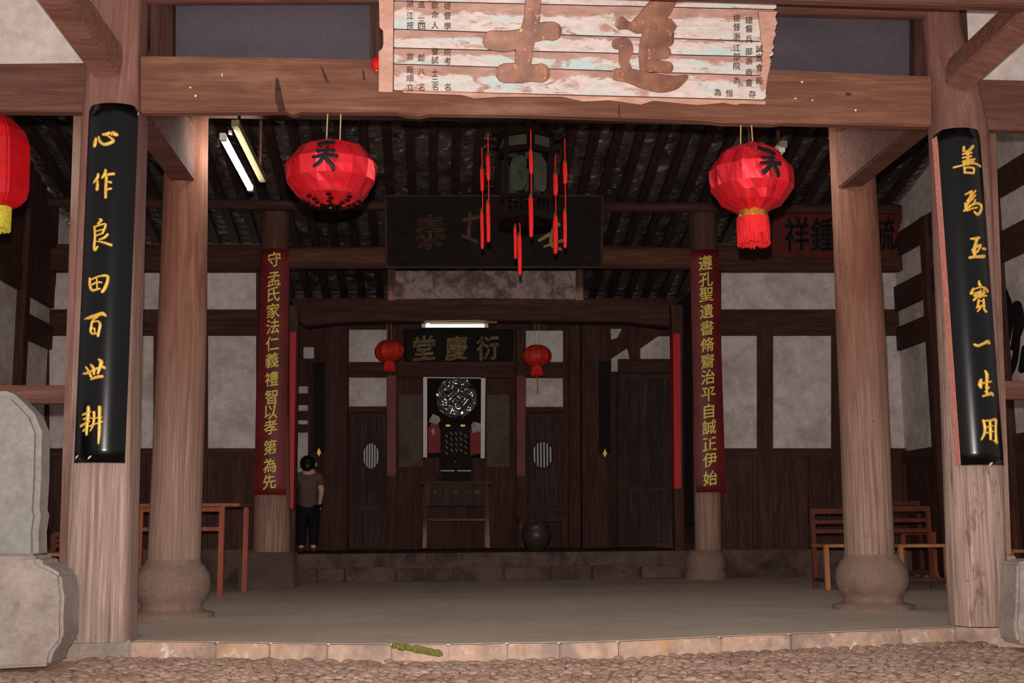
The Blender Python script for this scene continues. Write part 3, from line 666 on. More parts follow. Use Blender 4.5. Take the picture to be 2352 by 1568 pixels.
for i in range(5):
    right = [(RX[i]-5, JR[i]+1)]
    for k in range(1, 7): right.append((RX[i]+(RX[i+1]-RX[i])*k/7+rj.uniform(-4, 4), JR[i]+(JR[i+1]-JR[i])*k/7))
    right.append((RX[i+1]-3, JR[i+1]-1))
    left = [(905, JL[i+1]-1), (905, JL[i]+1)]
    slab('plank', [(905, JL[i]+1), (1300, JL[i]+(JR[i]-JL[i])*0.46+1)]+right+[(1300, JL[i+1]+(JR[i+1]-JL[i+1])*0.46-1), (905, JL[i+1]-1)], M['flake'])
slab('end_strip', [(870, -20), (904, -20), (902, 212), (870, 211)]+jag(870, 200, 118, 5, 1.5, rj)+[(878, 112), (881, 100), (880, 70), (872, 64)]+jag(870, 56, -10, 4, 1.5, rj), M['bare'], -0.03, 0.006)
slab('bottom_moulding', [(925, 208), (1300, 219), (1757, 231), (1758, 240), (1700, 238), (1690, 241), (1660, 236), (1600, 241), (1500, 231), (1470, 240), (1400, 230), (1340, 233), (1290, 222), (1150, 222), (1090, 226), (1060, 218), (925, 213)], M['bare'], -0.04, 0.016)
slab('end_strip', [(1740, 24), (1786, 26), (1780, 40), (1786, 52), (1779, 66), (1782, 80), (1775, 96), (1776, 110), (1768, 128), (1770, 150), (1764, 172), (1760, 200), (1752, 212), (1744, 200), (1750, 120)], M['bare'], -0.03, 0.004)
big = crop(0, 0, 1.0, [])
SHI = [[(1224, -24, 36), (1222, 40, 38), (1205, 110, 40), (1201, 165, 36)], [(1128, 92, 46), (1165, 95, 50), (1205, 84, 40), (1245, 72, 42), (1272, 72, 44)], [(1158, 168, 46), (1190, 168, 46), (1220, 168, 40), (1244, 168, 46)]]
JIN = crop(1340, 0, 4.9, [[(950, -20, 200), (860, 90, 250), (730, 230, 240), (600, 300, 160)], [(425, 262, 145), (500, 285, 90), (590, 310, 110)], [(880, 280, 120), (975, 295, 150), (880, 340, 110)],
    [(740, 350, 120), (690, 480, 100), (675, 620, 100), (690, 770, 110)], [(740, 385, 110), (960, 400, 130)], [(760, 500, 110), (960, 460, 120)], [(790, 610, 130), (920, 590, 140)], [(740, 730, 120), (950, 760, 130)],
    [(370, 500, 110), (470, 490, 120), (480, 560, 150), (460, 680, 110), (490, 780, 110)], [(370, 840, 130), (500, 850, 150), (680, 900, 180), (860, 940, 190), (1020, 930, 150), (1150, 870, 60)]])
for nm, ss in (('shi', SHI), ('jin', JIN)):
    b = MB()
    for st in ss: b.stroke([(u_, v_, w_*(1.1 if nm == 'jin' else 1.0)) for u_, v_, w_ in st], lambda u, v, h: fq(u, v, 0.001+h), 0.006, True)
    o = b.build('character', M['gilt'], pq); o['label'] = 'huge worn gilt brush character'
cols_ = [(942, [(8, '浙'), (36, '江'), (58, '按'), (130, '察'), (160, '殿'), (180, '順'), (200, '立')]), (968, [(10, '進'), (48, '三'), (60, '四'), (132, '郎'), (165, '八'), (200, '名')]),
         (999, [(12, '欽'), (34, '命'), (58, '人'), (118, '會'), (138, '試'), (166, '十'), (182, '三'), (199, '名')]), (1028, [(14, '提'), (36, '督'), (60, '學'), (120, '院'), (140, '考'), (200, '名')]),
         (1692, [(42, '提'), (62, '督'), (84, '浙'), (110, '江'), (130, '部'), (152, '院'), (185, '為')]), (1720, [(46, '總'), (66, '督'), (90, '兵'), (118, '部'), (140, '浙'), (166, '商'), (190, '書')]),
         (1744, [(112, '試'), (132, '官'), (155, '會'), (186, '殿')]), (1728, [(216, '存')]), (1675, [(214, '恒')]), (1648, [(212, '為')])]
for x, lst in cols_:
    for (y_, ch) in lst:
        b = MB(); put_glyph(b, ch, x, y_, 16, 17, lambda u, v, h: fq(u, v, 0.001+h), 0.003, 0.03, 0.008); b.build('small_character', M['ink_brown'], pq)
b = MB(); c = P(861, 147, 0.0)
t = thing('red_disc_lantern', 'small round red lantern peeping out behind the left end of the plaque', 'lantern', P(864, 164, -0.16))
b.ball(P(866, 147, -0.17), (0.036, 0.03, 0.045)); b.build('shade', M['red_cloth'], t)
b = MB(); b.lathe([(0.018, -0.05), (0.022, -0.045), (0.018, -0.04)], P(866, 147, -0.17), 14); b.build('ring', M['brass'], t)

# ------------------------------------------------------------------ lanterns
def ray_ell(u, v, c, r, h):
    d = ray(u, v); o = CAM-c; A = sum((d[i]/r[i])**2 for i in range(3)); B = 2*sum(o[i]*d[i]/r[i]**2 for i in range(3)); Cc = sum((o[i]/r[i])**2 for i in range(3))-1
    D = B*B-4*A*Cc
    if D < 0: D = 0
    k = (-B-math.sqrt(D))/(2*A); p = CAM+d*k; nn = Vector([(p[i]-c[i])/r[i]**2 for i in range(3)]).normalized()
    return p+nn*(0.012+h)
def satin_shade(b, c, r, gores, seed, wr, flat=0.1, bands=5, smooth=False):
    """gathered cloth over hoops: gores between ribs, each creased into panels that lie at slightly different angles"""
    rr = random.Random(seed); NU = NV = 2
    rj_ = {}
    def kn(g, i):
        k_ = (g % (gores*2), i)
        if k_ not in rj_: rj_[k_] = 1+rr.uniform(-wr, wr) - (flat if k_[0] % 2 == 0 else 0)
        return rj_[k_]
    th0, th1 = math.pi*0.09, math.pi*0.92
    for g in range(gores*2):
        for i in range(bands):
            cs = []
            for (gg, ii) in ((g, i), (g+1, i), (g, i+1), (g+1, i+1)):
                th = th0+(th1-th0)*ii/bands; ph = 0.15+2*math.pi*gg/(gores*2); e = kn(gg, ii)
                cs.append(c+Vector((r[0]*math.sin(th)*math.cos(ph)*e, r[1]*math.sin(th)*math.sin(ph)*e, r[2]*math.cos(th)*(0.5+0.5*e))))
            vs = []
            for a in range(NV+1):
                for k_ in range(NU+1):
                    s_, v_ = k_/NU, a/NV
                    p = (cs[0]*(1-s_)+cs[1]*s_)*(1-v_)+(cs[2]*(1-s_)+cs[3]*s_)*v_
                    if 0 < a < NV or 0 < k_ < NU: p = p+(p-c)*rr.uniform(-0.006, 0.022)
                    vs.append(p)
            b.add(vs, [(a*(NU+1)+k_, a*(NU+1)+k_+1, (a+1)*(NU+1)+k_+1, (a+1)*(NU+1)+k_) for a in range(NV) for k_ in range(NU)], smooth)
def strings(t, xs, ytop, Y):
    b = MB()
    for (xa, ya, xb) in xs: b.tube([P(xb, ytop, Y), P(xa, ya, Y)], 0.0045, 6)
    b.build('hanging_string', M['string'], t)
YL = -0.06; c1 = P(761, 400, YL); k = ppm(YL); r1 = (113/k, 113/k, 83/k)
t = thing('red_lantern', 'flattened red satin lantern without a fringe, hanging left below the main beam', 'lantern', c1-Vector((0, 0, r1[2])))
b = MB(); satin_shade(b, c1, r1, 8, 5, 0.06, 0.02, 5); b.build('shade', M['satin'], t)
b = MB()
for st in crop(640, 260, 6.53, [[(600, 480, 45), (720, 465, 60), (830, 460, 50)], [(610, 490, 40), (650, 530, 30)], [(590, 585, 50), (700, 577, 45), (830, 575, 50)], [(530, 668, 45), (700, 645, 60), (870, 655, 60)], [(740, 530, 50), (690, 640, 60), (620, 740, 60), (540, 790, 40)], [(700, 680, 50), (790, 760, 60), (820, 840, 60)]]):
    b.stroke(st, lambda u, v, h: ray_ell(u, v, c1, r1, h), 0.003)
b.build('character', M['ink'], t)
b = MB(); b.lathe([(0.05, -r1[2]*0.97), (0.055, -r1[2]*0.995), (0.05, -r1[2]*1.02), (0.02, -r1[2]*1.03)], c1, 20); b.build('bottom_ring', M['ebony'], t)
b = MB()
for k_ in range(8):
    a = 2*math.pi*k_/8
    for q in range(4):
        th = math.pi*(0.80+0.04*q); p = c1+Vector((r1[0]*math.sin(th)*math.cos(a+0.09*(q % 2)), r1[1]*math.sin(th)*math.sin(a+0.09*(q % 2)), r1[2]*math.cos(th)))*1.0
        b.ball(p, (0.016, 0.016, 0.008), 8, 6)
b.build('leaf_trim', M['ebony'], t)
b = MB(); b.ball(c1+Vector((0, -0.03, -r1[2]*1.0)), 0.012, 10, 8); b.build('brass_knob', M['brass'], t)
strings(t, [(750, 322, 753), (781, 322, 783)], 250, YL)

c2 = P(1727, 411, YL); r2 = (103/k, 103/k, 89/k)
t = thing('red_lantern', 'crumpled round red satin lantern with a red fringe, hanging right below the main beam', 'lantern', c2-Vector((0, 0, r2[2]+0.19)))
b = MB(); satin_shade(b, c2, r2, 10, 8, 0.06, 0.05, 5); b.build('shade', M['satin'], t)
b = MB()
for st in crop(1610, 280, 5.225, [[(690, 330, 50), (800, 365, 50), (870, 400, 40)], [(730, 440, 40), (860, 445, 40)], [(720, 503, 45), (830, 495, 45), (930, 510, 55)], [(840, 430, 45), (810, 540, 55), (750, 600, 60)], [(860, 525, 40), (900, 590, 55), (915, 645, 45)]]):
    b.stroke(st, lambda u, v, h: ray_ell(u, v, c2, r2, h), 0.003)
b.build('character', M['ink'], t)
zb = P(1729, 496, YL).z
b = MB(); cc = Vector((P(1729, 496, YL).x, YL, 0)); R_ = 36/k
b.lathe([(R_*0.9, P(1729, 474, YL).z), (R_*1.02, zb), (R_*1.02, zb-0.03), (R_*0.9, zb-0.035)], cc, 24); b.build('gold_ring', M['brass'], t)
b = MB(); rr = random.Random(2)
for k_ in range(150):
    a = 2*math.pi*k_/150; x, y = cc.x+R_*1.04*math.cos(a), YL+R_*1.04*math.sin(a)
    pxx = math.cos(a)
    L = rr.uniform(0.145, 0.165)
    if -0.30 < a-4.71-0.42 < -0.02: L *= 0.68
    b.tube([(x, y, zb-0.012), (x+rr.uniform(-.002, .002), y, zb-0.09), (x+rr.uniform(-.005, .005), y+rr.uniform(-.004, .004), zb-0.02-L)], 0.0042, 4, False)
b.build('fringe', M['fringe'], t)
strings(t, [(1701, 330, 1702), (1729, 330, 1725)], 270, YL)

# hexagonal red lantern in the left side bay
YH = 0.1; ch_ = P(-8, 400, YH); kh = ppm(YH)
t = thing('red_lantern', 'tall faceted red cloth lantern with a yellow fringe, cut by the left edge', 'lantern', P(-8, 528, YH))
b = MB()
prof = [(28, 268), (40, 274), (66, 302), (76, 330), (74, 430), (68, 455), (50, 473), (30, 478)]
hexr = []
for (rp, yp) in prof:
    c = P(-8, yp, YH); hexr.append([c+Vector((rp/kh*math.cos(math.pi/3*q+0.15), rp/kh*math.sin(math.pi/3*q+0.15), 0)) for q in range(6)])
b.rings(hexr, True, False); b.build('shade', M['red_cloth'], t, 0.012)
b = MB(); b.lathe([(30/kh, P(-8, 490, YH).z), (32/kh, P(-8, 470, YH).z)], (P(-8, 470, YH).x, YH, 0), 20); b.build('gold_ring', M['brass'], t)
b = MB()
for k_ in range(70):
    a = 2*math.pi*k_/70; x, y = P(-8, 490, YH).x+31/kh*math.cos(a), YH+31/kh*math.sin(a)
    b.tube([(x, y, P(-8, 476, YH).z), (x, y, P(-8, 527+3*math.sin(k_*2.3), YH).z)], 0.005, 4, False)
b.build('fringe', M['yellow'], t)
b = MB(); b.tube([P(-8, 270, YH), P(-8, 240, YH)], 0.006, 6); b.build('hanging_string', M['string'], t)

# painted glass palace lantern
YP = 1.73; kp = ppm(YP)
pc = P(1208, 520, YP)
t = thing('palace_lantern', 'dark six-sided wooden palace lantern with painted glass and long red tassels, hanging in the centre', 'lantern', pc)
def hexpt(px_r, py, q, off=0.0): 
    c = P(1208, py, YP); a = -math.pi/2+0.12+math.pi/3*q+off
    return c+Vector((px_r/kp*math.cos(a), px_r/kp*math.sin(a), 0))
def hexring(b, r0, y0, y1, wdt):
    for q in range(6): 
        b.bar((hexpt(r0, (y0+y1)/2, q)), hexpt(r0, (y0+y1)/2, q+1), wdt, abs(P(1208, y0, YP).z-P(1208, y1, YP).z))
for q in range(6):
    b = MB(); b.bar(hexpt(62, 505, q), hexpt(62, 320, q), 0.035, 0.035); b.build('corner_post', M['ebony'], t, 0.004)
    b = MB(); ang = 0.0
    a0 = (hexpt(58, 442, q)*0.86+hexpt(58, 442, q+1)*0.14); a1 = (hexpt(58, 442, q)*0.14+hexpt(58, 442, q+1)*0.86); up = Vector((0, 0, P(1208, 372, YP).z-P(1208, 452, YP).z))
    pts = []
    for i in range(16):
        th = 2*math.pi*i/16; s_ = 0.5+0.5*math.copysign(abs(math.cos(th))**0.6, math.cos(th)); v_ = 0.5+0.5*math.copysign(abs(math.sin(th))**0.6, math.sin(th))
        pts.append(a0+(a1-a0)*s_+up*(v_-0.1))
    nrm = (a1-a0).cross(up).normalized()*0.006
    b.prism(pts, nrm); b.build('painted_pane', M['glass'], t)
    b = MB(); u2 = Vector((0, 0, P(1208, 326, YP).z-P(1208, 348, YP).z)); e0, e1 = hexpt(66, 348, q)*0.84+hexpt(66, 348, q+1)*0.16, hexpt(66, 348, q)*0.16+hexpt(66, 348, q+1)*0.84
    b.prism([e0, e1, e1+u2, e0+u2], (e1-e0).cross(u2).normalized()*0.006); b.build('upper_pane', M['glass'], t)
    b = MB(); r_in, r_out = hexpt(60, 322, q), hexpt(104, 330, q)
    b.tube([r_in, (r_in+r_out)/2+Vector((0, 0, 0.02)), r_out+Vector((0, 0, 0.06)), r_out+Vector((0, 0, 0.03))+(r_out-r_in)*0.08], [0.018, 0.016, 0.014, 0.008], 8); b.build('carved_arm', M['ebony'], t)
for (r_, ya, yb, wd) in ((66, 312, 324, 0.04), (66, 350, 362, 0.04)):
    b = MB(); hexring(b, r_, ya, yb, wd); b.build('upper_rail', M['ebony'], t)
b = MB(); hexring(b, 62, 456, 466, 0.035); hexring(b, 62, 496, 510, 0.045)
for q in range(6):
    for s_ in (0.25, 0.5, 0.75):
        a = hexpt(62, 464, q)*(1-s_)+hexpt(62, 464, q+1)*s_; b.bar(a, a-Vector((0, 0, P(1208, 464, YP).z-P(1208, 500, YP).z)), 0.014, 0.014)
b.build('lattice_frame', M['ebony'], t)
b = MB(); b.lathe([(0.02, P(1208, 318, YP).z), (0.10, P(1208, 314, YP).z), (0.05, P(1208, 300, YP).z), (0.015, P(1208, 288, YP).z)], (pc.x, pc.y, 0), 12); b.build('crown', M['ebony'], t)
b = MB(); b.lathe([(0.015, P(1208, 522, YP).z), (0.07, P(1208, 512, YP).z), (0.16, P(1208, 504, YP).z), (0.16, P(1208, 498, YP).z)], (pc.x, pc.y, 0), 12); b.build('base_plate', M['ebony'], t)
b = MB(); b.tube([P(1208, 290, YP), P(1206, 238, YP)], 0.008, 6); b.build('hanging_cord', M['ebony'], t)
def tassel(x, cord, secs, Y):
    kk = ppm(Y); b = MB()
    lastb = secs[-1][1]
    b.tube([P(x, cord, Y), P(x+2, secs[-1][0], Y)], 0.0045, 6); b.build('tassel_cord', M['tassel'], t)
    for (a, c, wd) in secs:
        b = MB(); r = wd/kk/2
        b.tube([P(x, a, Y), P(x, a+(c-a)*0.12, Y), P(x+1, a+(c-a)*0.6, Y), P(x+1, c-3, Y), P(x+1, c, Y)], [r*0.7, r, r, r*0.85, r*0.3], 10); tb = b.build('tassel', M['tassel'], t)
        b = MB(); b.tube([P(x, a-5, Y), P(x, a+4, Y)], [r*0.5, r*0.95], 8); b.build('tassel_bead', M['brass'], tb)
tassel(1107, 338, [(385, 440, 10), (482, 572, 9)], 1.85)
tassel(1121, 308, [(357, 415, 10), (463, 557, 10)], 1.5)
tassel(1219, 298, [(344, 400, 10), (450, 545, 11)], 1.38)
tassel(1275, 358, [(398, 450, 12), (493, 583, 12)], 1.95)
tassel(1297, 318, [(370, 423, 11), (482, 570, 9)], 1.6)
tassel(1183, 500, [(518, 595, 8)], 1.8)
tassel(1193, 498, [(538, 632, 10)], 1.7)

# ------------------------------------------------------------------ fluorescent tubes
def tube_light(label, a, c, bat0, bat1, r=0.025, hang=True, lit=True):
    t = thing('fluorescent_light', label, 'lamp', (Vector(a)+Vector(c))/2)
    b = MB(); b.tube([a, c], r, 12); b.build('tube', M['tube' if lit else 'tube_faint'], t)
    b = MB(); b.bar(bat0, bat1, 0.055, 0.05); b.build('batten', M['batten'], t, 0.004)
    d = (Vector(c)-Vector(a)).normalized()
    for (p, q) in ((Vector(a), bat0), (Vector(c), bat1)):
        s_ = -1 if p == Vector(a) else 1
        b = MB(); b.bar(p+d*s_*0.0, p+d*s_*0.05, 0.045, 0.05); b.build('end_holder', M['white_metal'], t, 0.003)
    b = MB()
    for p in (Vector(bat0), Vector(bat1)):
        pp = p+(Vector(bat1)-Vector(bat0))*(0.12 if p == Vector(bat0) else -0.12)
        b.bar(pp, Vector((pp.x, pp.y, ROOF(pp.y)+0.108)), 0.02, 0.02)
    if hang: b.build('hanger', M['dark_v'], t)
    b = MB()
    b.bar((Vector(a)+Vector(bat0))/2+d*0.02, (Vector(a)+Vector(bat0))/2+d*0.06, 0.02, 0.02); b.build('bracket', M['white_metal'], t)
    return t
tube_light('lit fluorescent tube on a pale batten under the roof behind the left lantern', P(514, 318, 1.36), P(574, 430, 2.56), P(540, 282, 1.3), P(604, 412, 2.6))
tube_light('fluorescent tube on a pale batten mostly hidden behind the crumpled right lantern', P(1792, 346, 1.36), P(1702, 446, 2.56), P(1800, 330, 1.3), P(1715, 428, 2.6))

# ------------------------------------------------------------------ second row of columns
def stone_drum(name, label, xc, ytop, ybot, prof, Y):
    kk = ppm(Y); t = P(xc, ytop, Y).z; bt = FZ-0.01
    b = MB(); H = t-bt
    b.lathe([(hw/kk, bt+H*f_) for hw, f_ in prof], (P(xc, ytop, Y).x, Y, 0), 40, True, True, 2.0, 0.02)
    return one(b, name, M['stone_base'], label, 'column base')
Y2 = 1.733
pr = [(95, 0.0), (92, 0.10), (70, 0.14), (66, 0.26), (76, 0.34), (82, 0.48), (83, 0.60), (80, 0.74), (72, 0.84), (70, 0.88), (63, 0.92), (60, 1.0)]
stone_drum('column_base', 'bulging brown stone drum under the left inner column, broken at its foot', 398, 1284, 1410, pr, Y2)
stone_drum('column_base', 'bulging brown stone drum under the right inner column', 2000, 1272, 1385, pr, Y2)
b = MB(); b.column([(400, 1284, 58), (418, 800, 56), (427, 390, 50), (431, 200, 50)], Y2, 32, 2.0, 0.015, seed=9)
one(b, 'column', M['column'], 'round reddish column on a stone drum, just inside the left pillar', 'column')
b = MB(); b.column([(1997, 1272, 57), (1979, 800, 57), (1959, 390, 53), (1950, 200, 53)], Y2, 32, 2.0, 0.015, seed=13)
one(b, 'column', M['column'], 'round reddish column on a stone drum, just inside the right pillar', 'column')
# tie beams running back from the pillars to the columns
for (xs, lab, sgn) in ((-2.5, 'heavy tie beam running back from the left pillar to the column behind', 1), (2.46, 'heavy tie beam running back from the right pillar to the column behind', -1)):
    b = MB(); b.bar((xs, 0.12, 3.29), (xs, Y2-0.1, 3.29), 0.17, 0.40); one(b, 'tie_beam', M['beam_dull'], lab, 'beam', bevel=0.01)
b = MB(); b.bar((-2.6, Y2, 3.74), (2.55, Y2, 3.74), 0.16, 0.2); one(b, 'cross_beam', M['dark_h'], 'dark cross beam between the inner columns from which the palace lantern hangs', 'beam', bevel=0.008)

# ------------------------------------------------------------------ third row: columns, beams and red couplets
Y3 = 6.8
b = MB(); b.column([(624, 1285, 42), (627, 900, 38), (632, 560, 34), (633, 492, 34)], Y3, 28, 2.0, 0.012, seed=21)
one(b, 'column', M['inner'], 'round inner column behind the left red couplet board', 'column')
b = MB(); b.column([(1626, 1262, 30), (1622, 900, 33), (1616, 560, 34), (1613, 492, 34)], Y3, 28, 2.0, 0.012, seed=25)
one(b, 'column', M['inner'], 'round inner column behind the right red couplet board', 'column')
b = MB(); z0 = P(610, 1268, Y3-.25).z; b.hexa([P(548, 1268, Y3-.3), P(672, 1268, Y3-.3), PZ(674, 1352, FZ), PZ(546, 1354, FZ)]+[P(548, 1268, Y3-.3)+Vector((0, .5, 0)), P(672, 1268, Y3-.3)+Vector((0, .5, 0)), PZ(674, 1352, FZ)+Vector((0, .5, 0)), PZ(546, 1354, FZ)+Vector((0, .5, 0))])
one(b, 'column_base', M['stone_base'], 'square brown stone block under the left inner column with the red board', 'column base', bevel=0.012)
stone_drum('column_base', 'round worn stone under the right inner column with the red board', 1620, 1262, 1335, [(50, 0), (50, 0.2), (44, 0.3), (48, 0.6), (44, 0.85), (36, 1.0)], Y3)
def typed(text, pos, wpx, hpx, mat, h=0.006, slant=0.14, bold=0.012):
    def go(t, f):
        for ch, (x, y) in zip(text, pos):
            b = MB(); put_glyph(b, ch, x, y, wpx, hpx, f, h, slant, bold); b.build('character', mat, t)
    return go
ly = [597, 642, 677, 715, 751, 790, 828, 871, 912, 946, 981, 1027, 1069, 1106]
ry = [605, 643, 677, 716, 754, 792, 830, 866, 906, 944, 981, 1020, 1056, 1098]
couplet('couplet_board', 'dark red board with fourteen gold characters on the left inner column', [(602, 572), (664, 572), (656, 1136), (583, 1136)], Y3-0.2, 0.04, M['red_lacquer'], None,
        typed('守孟氏家法仁義禮智以孝第為先', [(631-(y-597)*0.022, y) for y in ly], 30, 33, M['gold_flat']), 0.03, 0)
couplet('couplet_board', 'dark red board with fourteen gold characters on the right inner column', [(1586, 574), (1650, 574), (1667, 1130), (1600, 1130)], Y3-0.2, 0.04, M['red_lacquer'], None,
        typed('遵孔聖遺書脩齋治平自誠正伊始', [(1619+(y-605)*0.022, y) for y in ry], 31, 33, M['gold_flat']), 0.03, 0)
# narrow bright red boards seen edge-on beside the inner columns
b = MB(); b.quad([(666, 762), (680, 762), (674, 1168), (652, 1168)], Y3+0.02, 0.18); one(b, 'red_side_board', M['red_bright'], 'narrow bright red board standing edge-on beside the left inner column', 'board', bevel=0.004)
b = MB(); b.quad([(1546, 766), (1563, 766), (1565, 1122), (1549, 1122)], Y3+0.02, 0.18); one(b, 'red_side_board', M['red_bright'], 'narrow bright red board standing edge-on beside the right inner column', 'board', bevel=0.004)
for (q, lab) in (([(664, 700), (686, 700), (676, 1330), (654, 1330)], 'slim dark post behind the left edge-on red board'), ([(1542, 700), (1568, 700), (1572, 1330), (1552, 1330)], 'slim dark post behind the right edge-on red board')):
    b = MB(); b.quad(q, Y3+0.19, 0.14); one(b, 'post', M['dark_v'], lab, 'post', bevel=0.006)
# log beam and moon beam
kk = ppm(Y3)
b = MB(); b.tube([P(640, 593, Y3), P(900, 590, Y3), P(1200, 588, Y3), P(1400, 590, Y3), P(1612, 594, Y3)], [26/kk, 28/kk, 29/kk, 29/kk, 27/kk], 20)
one(b, 'log_beam', M['log'], 'round brown log beam between the inner columns, behind the dark plaque', 'beam')
for (x0, x1, lab) in ((20, 634, 'dark beam of the left side bay level with the log beam'), (1612, 2130, 'dark beam of the right side bay level with the log beam')):
    b = MB(); b.quad([(x0, 568), (x1, 568), (x1, 620), (x0, 620)], Y3+0.0, 0.15); one(b, 'side_beam', M['dark_h'], lab, 'beam', bevel=0.008)
Ym = 7.6
b = MB(); b.poly([(680, 700), (760, 688), (1100, 684), (1450, 688), (1556, 702), (1556, 728), (1540, 750), (1440, 738), (1100, 734), (800, 738), (700, 748), (680, 730)], Ym, 0.22)
one(b, 'moon_beam', M['dark_h'], 'slightly arched dark beam above the altar tube light', 'beam', bevel=0.015)
b = MB(); b.quad([(905, 622), (1328, 622), (1328, 688), (905, 688)], Ym+0.03, 0.05); one(b, 'mottled_panel', M['mottled'], 'flaking pale mottled board between the dark plaque and the arched beam', 'panel')
for (x, lab) in ((899, 'short stud at the left end of the mottled board'), (1331, 'short stud at the right end of the mottled board')):
    b = MB(); b.quad([(x-8, 616), (x+9, 616), (x+9, 690), (x-8, 690)], Ym, 0.1); one(b, 'stud', M['inner'], lab, 'stud', bevel=0.005)
# dark plaque hung on the log beam
t = thing('plaque', 'dark wooden plaque with faint characters hung on the log beam behind the palace lantern', 'plaque', P(1135, 612, Y3-0.25))
n2 = Vector((0, -math.cos(0.09), -math.sin(0.09))); p2 = P(1135, 614, Y3-0.3)
def fd(u, v, h): return PN(u, v, p2, n2)+n2*h
b = MB(); b.prism([fd(u, v, 0) for u, v in ((886, 450), (1384, 450), (1380, 614), (888, 614))], -n2*0.03); b.build('board', M['lacquer_dull'], t, 0.004)
b = MB()
for (a, c) in (((886, 450), (1384, 450)), ((1384, 450), (1380, 614)), ((1380, 614), (888, 614)), ((888, 614), (886, 450))): b.bar(fd(a[0], a[1], 0.004), fd(c[0], c[1], 0.004), 0.025, 0.02)
b.build('frame', M['dark_h'], t)
for xx in (960, 1310):
    b = MB(); b.bar(fd(xx, 600, -0.03), P(xx, 596, Y3-0.1), 0.04, 0.04); b.build('bracket', M['dark_h'], t)
for ch, x in (('泰', 988),):
    b = MB(); put_glyph(b, ch, x, 532, 66, 78, fd, 0.004, 0.05, 0.02); b.build('character', M['brown_faint'], t)
b = MB()
for st in ([(1238, 552, 7), (1262, 538, 9)], [(1262, 500, 7), (1284, 516, 9)], [(1270, 520, 6), (1266, 560, 8), (1288, 572, 7)], [(1250, 566, 5), (1292, 552, 8)]): b.stroke(st, fd, 0.004)
b.build('character', M['gold_dim'], t)
b = MB()
for st in ([(1066, 505, 8), (1098, 498, 9)], [(1080, 490, 7), (1076, 545, 9)], [(1062, 540, 6), (1096, 556, 8)]): b.stroke(st, fd, 0.004)
b.build('character', M['brown_faint'], t)
# red plaque in the right side bay
t = thing('plaque', 'red plaque with dark characters on the right side-bay beam, partly behind the column', 'plaque', P(1910, 592, Y3-0.12))
p3 = P(1910, 592, Y3-0.03)
def fr_(u, v, h): return PN(u, v, p3, n2)+n2*h
b = MB(); b.prism([fr_(u, v, 0) for u, v in ((1778, 486), (2078, 490), (2042, 594), (1772, 590))], -n2*0.03); b.build('board', M['red_plaque'], t, 0.004)
for ch, x in (('祥', 1830), ('鍾', 1890), ('秀', 1958), ('毓', 2028)):
    b = MB(); put_glyph(b, ch, x, 538, 54, 76, fr_, 0.004, 0.05, 0.03); b.build('character', M['ink_dark'], t)

# ------------------------------------------------------------------ altar alcove
YA = 9.3; zs = P(1120, 1268, 7.1).z
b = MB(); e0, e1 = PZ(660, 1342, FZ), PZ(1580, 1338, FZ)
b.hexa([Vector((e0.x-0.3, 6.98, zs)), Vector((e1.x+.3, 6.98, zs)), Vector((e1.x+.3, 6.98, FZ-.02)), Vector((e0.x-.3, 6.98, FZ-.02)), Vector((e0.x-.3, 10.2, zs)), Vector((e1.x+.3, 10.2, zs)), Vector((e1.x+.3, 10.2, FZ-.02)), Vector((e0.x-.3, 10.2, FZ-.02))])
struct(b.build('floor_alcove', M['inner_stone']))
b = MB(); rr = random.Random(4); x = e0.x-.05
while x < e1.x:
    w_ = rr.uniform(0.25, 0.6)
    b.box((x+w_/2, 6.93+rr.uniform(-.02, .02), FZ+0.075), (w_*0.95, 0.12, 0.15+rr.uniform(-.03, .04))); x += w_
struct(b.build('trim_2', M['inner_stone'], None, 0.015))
for (nm, X, sg) in (('wall_alcove_left', -2.57, -1), ('wall_alcove_right', 2.60, 1)):
    b = MB(); b.box((X+sg*0.03, 8.31, 1.9), (0.06, 2.3, 3.3)); w_ = struct(b.build(nm, M['door']))
    for zz in (0.5, 1.5, 2.6):
        b = MB(); b.box((X-sg*0.012, 8.31, zz), (0.024, 2.3, 0.12)); b.build('rail', M['dark_h'], w_, 0.004)
# back wall of the alcove: timber frame, plaster panes, doors
b = MB(); b.rect(640, 684, 1600, 1262, YA+0.12, 0.08); wa = struct(b.build('wall_back', M['dark_v']))
def wpart(nm, x0, y0, x1, y1, mt, yo, dp, bev=0.004):
    q = MB(); q.rect(x0, y0, x1, y1, YA+yo, dp); return q.build(nm, M[mt], wa, bev)
for (x0, y0, x1, y1) in ((801, 757, 892, 831), (801, 866, 890, 933), (1208, 759, 1295, 832), (1208, 868, 1294, 934)): wpart('plaster_pane', x0, y0, x1, y1, 'plaster_in', 0.08, 0.04)
for (x0, y0, x1, y1) in ((796, 831, 1300, 866), (796, 933, 890, 946), (1206, 934, 1300, 946), (930, 836, 1190, 862)): wpart('rail', x0, y0, x1, y1, 'dark_h', 0.03, 0.09)
for (x0, x1) in ((786, 801), (1294, 1308)): wpart('stile', x0, 745, x1, 1256, 'dark_v', 0.02, 0.1)
for (x0, y0, x1, y1) in ((697, 797, 721, 823), (681, 887, 707, 903), (681, 930, 707, 943), (681, 965, 707, 974), (679, 993, 707, 1112)): wpart('plaster_pane', x0, y0, x1, y1, 'plaster_in', 0.1, 0.02)
for pts in ([(1404, 824), (1440, 800), (1446, 822), (1420, 853), (1404, 853)], [(1402, 755), (1428, 755), (1418, 775), (1404, 780)], [(1471, 800), (1512, 772), (1545, 772), (1545, 824), (1471, 824)]):
    q = MB(); q.poly(pts, YA+0.09, 0.03); q.build('plaster_pane', M['plaster_in'], wa)
wpart('rail', 1420, 824, 1548, 856, 'dark_h', 0.04, 0.06)
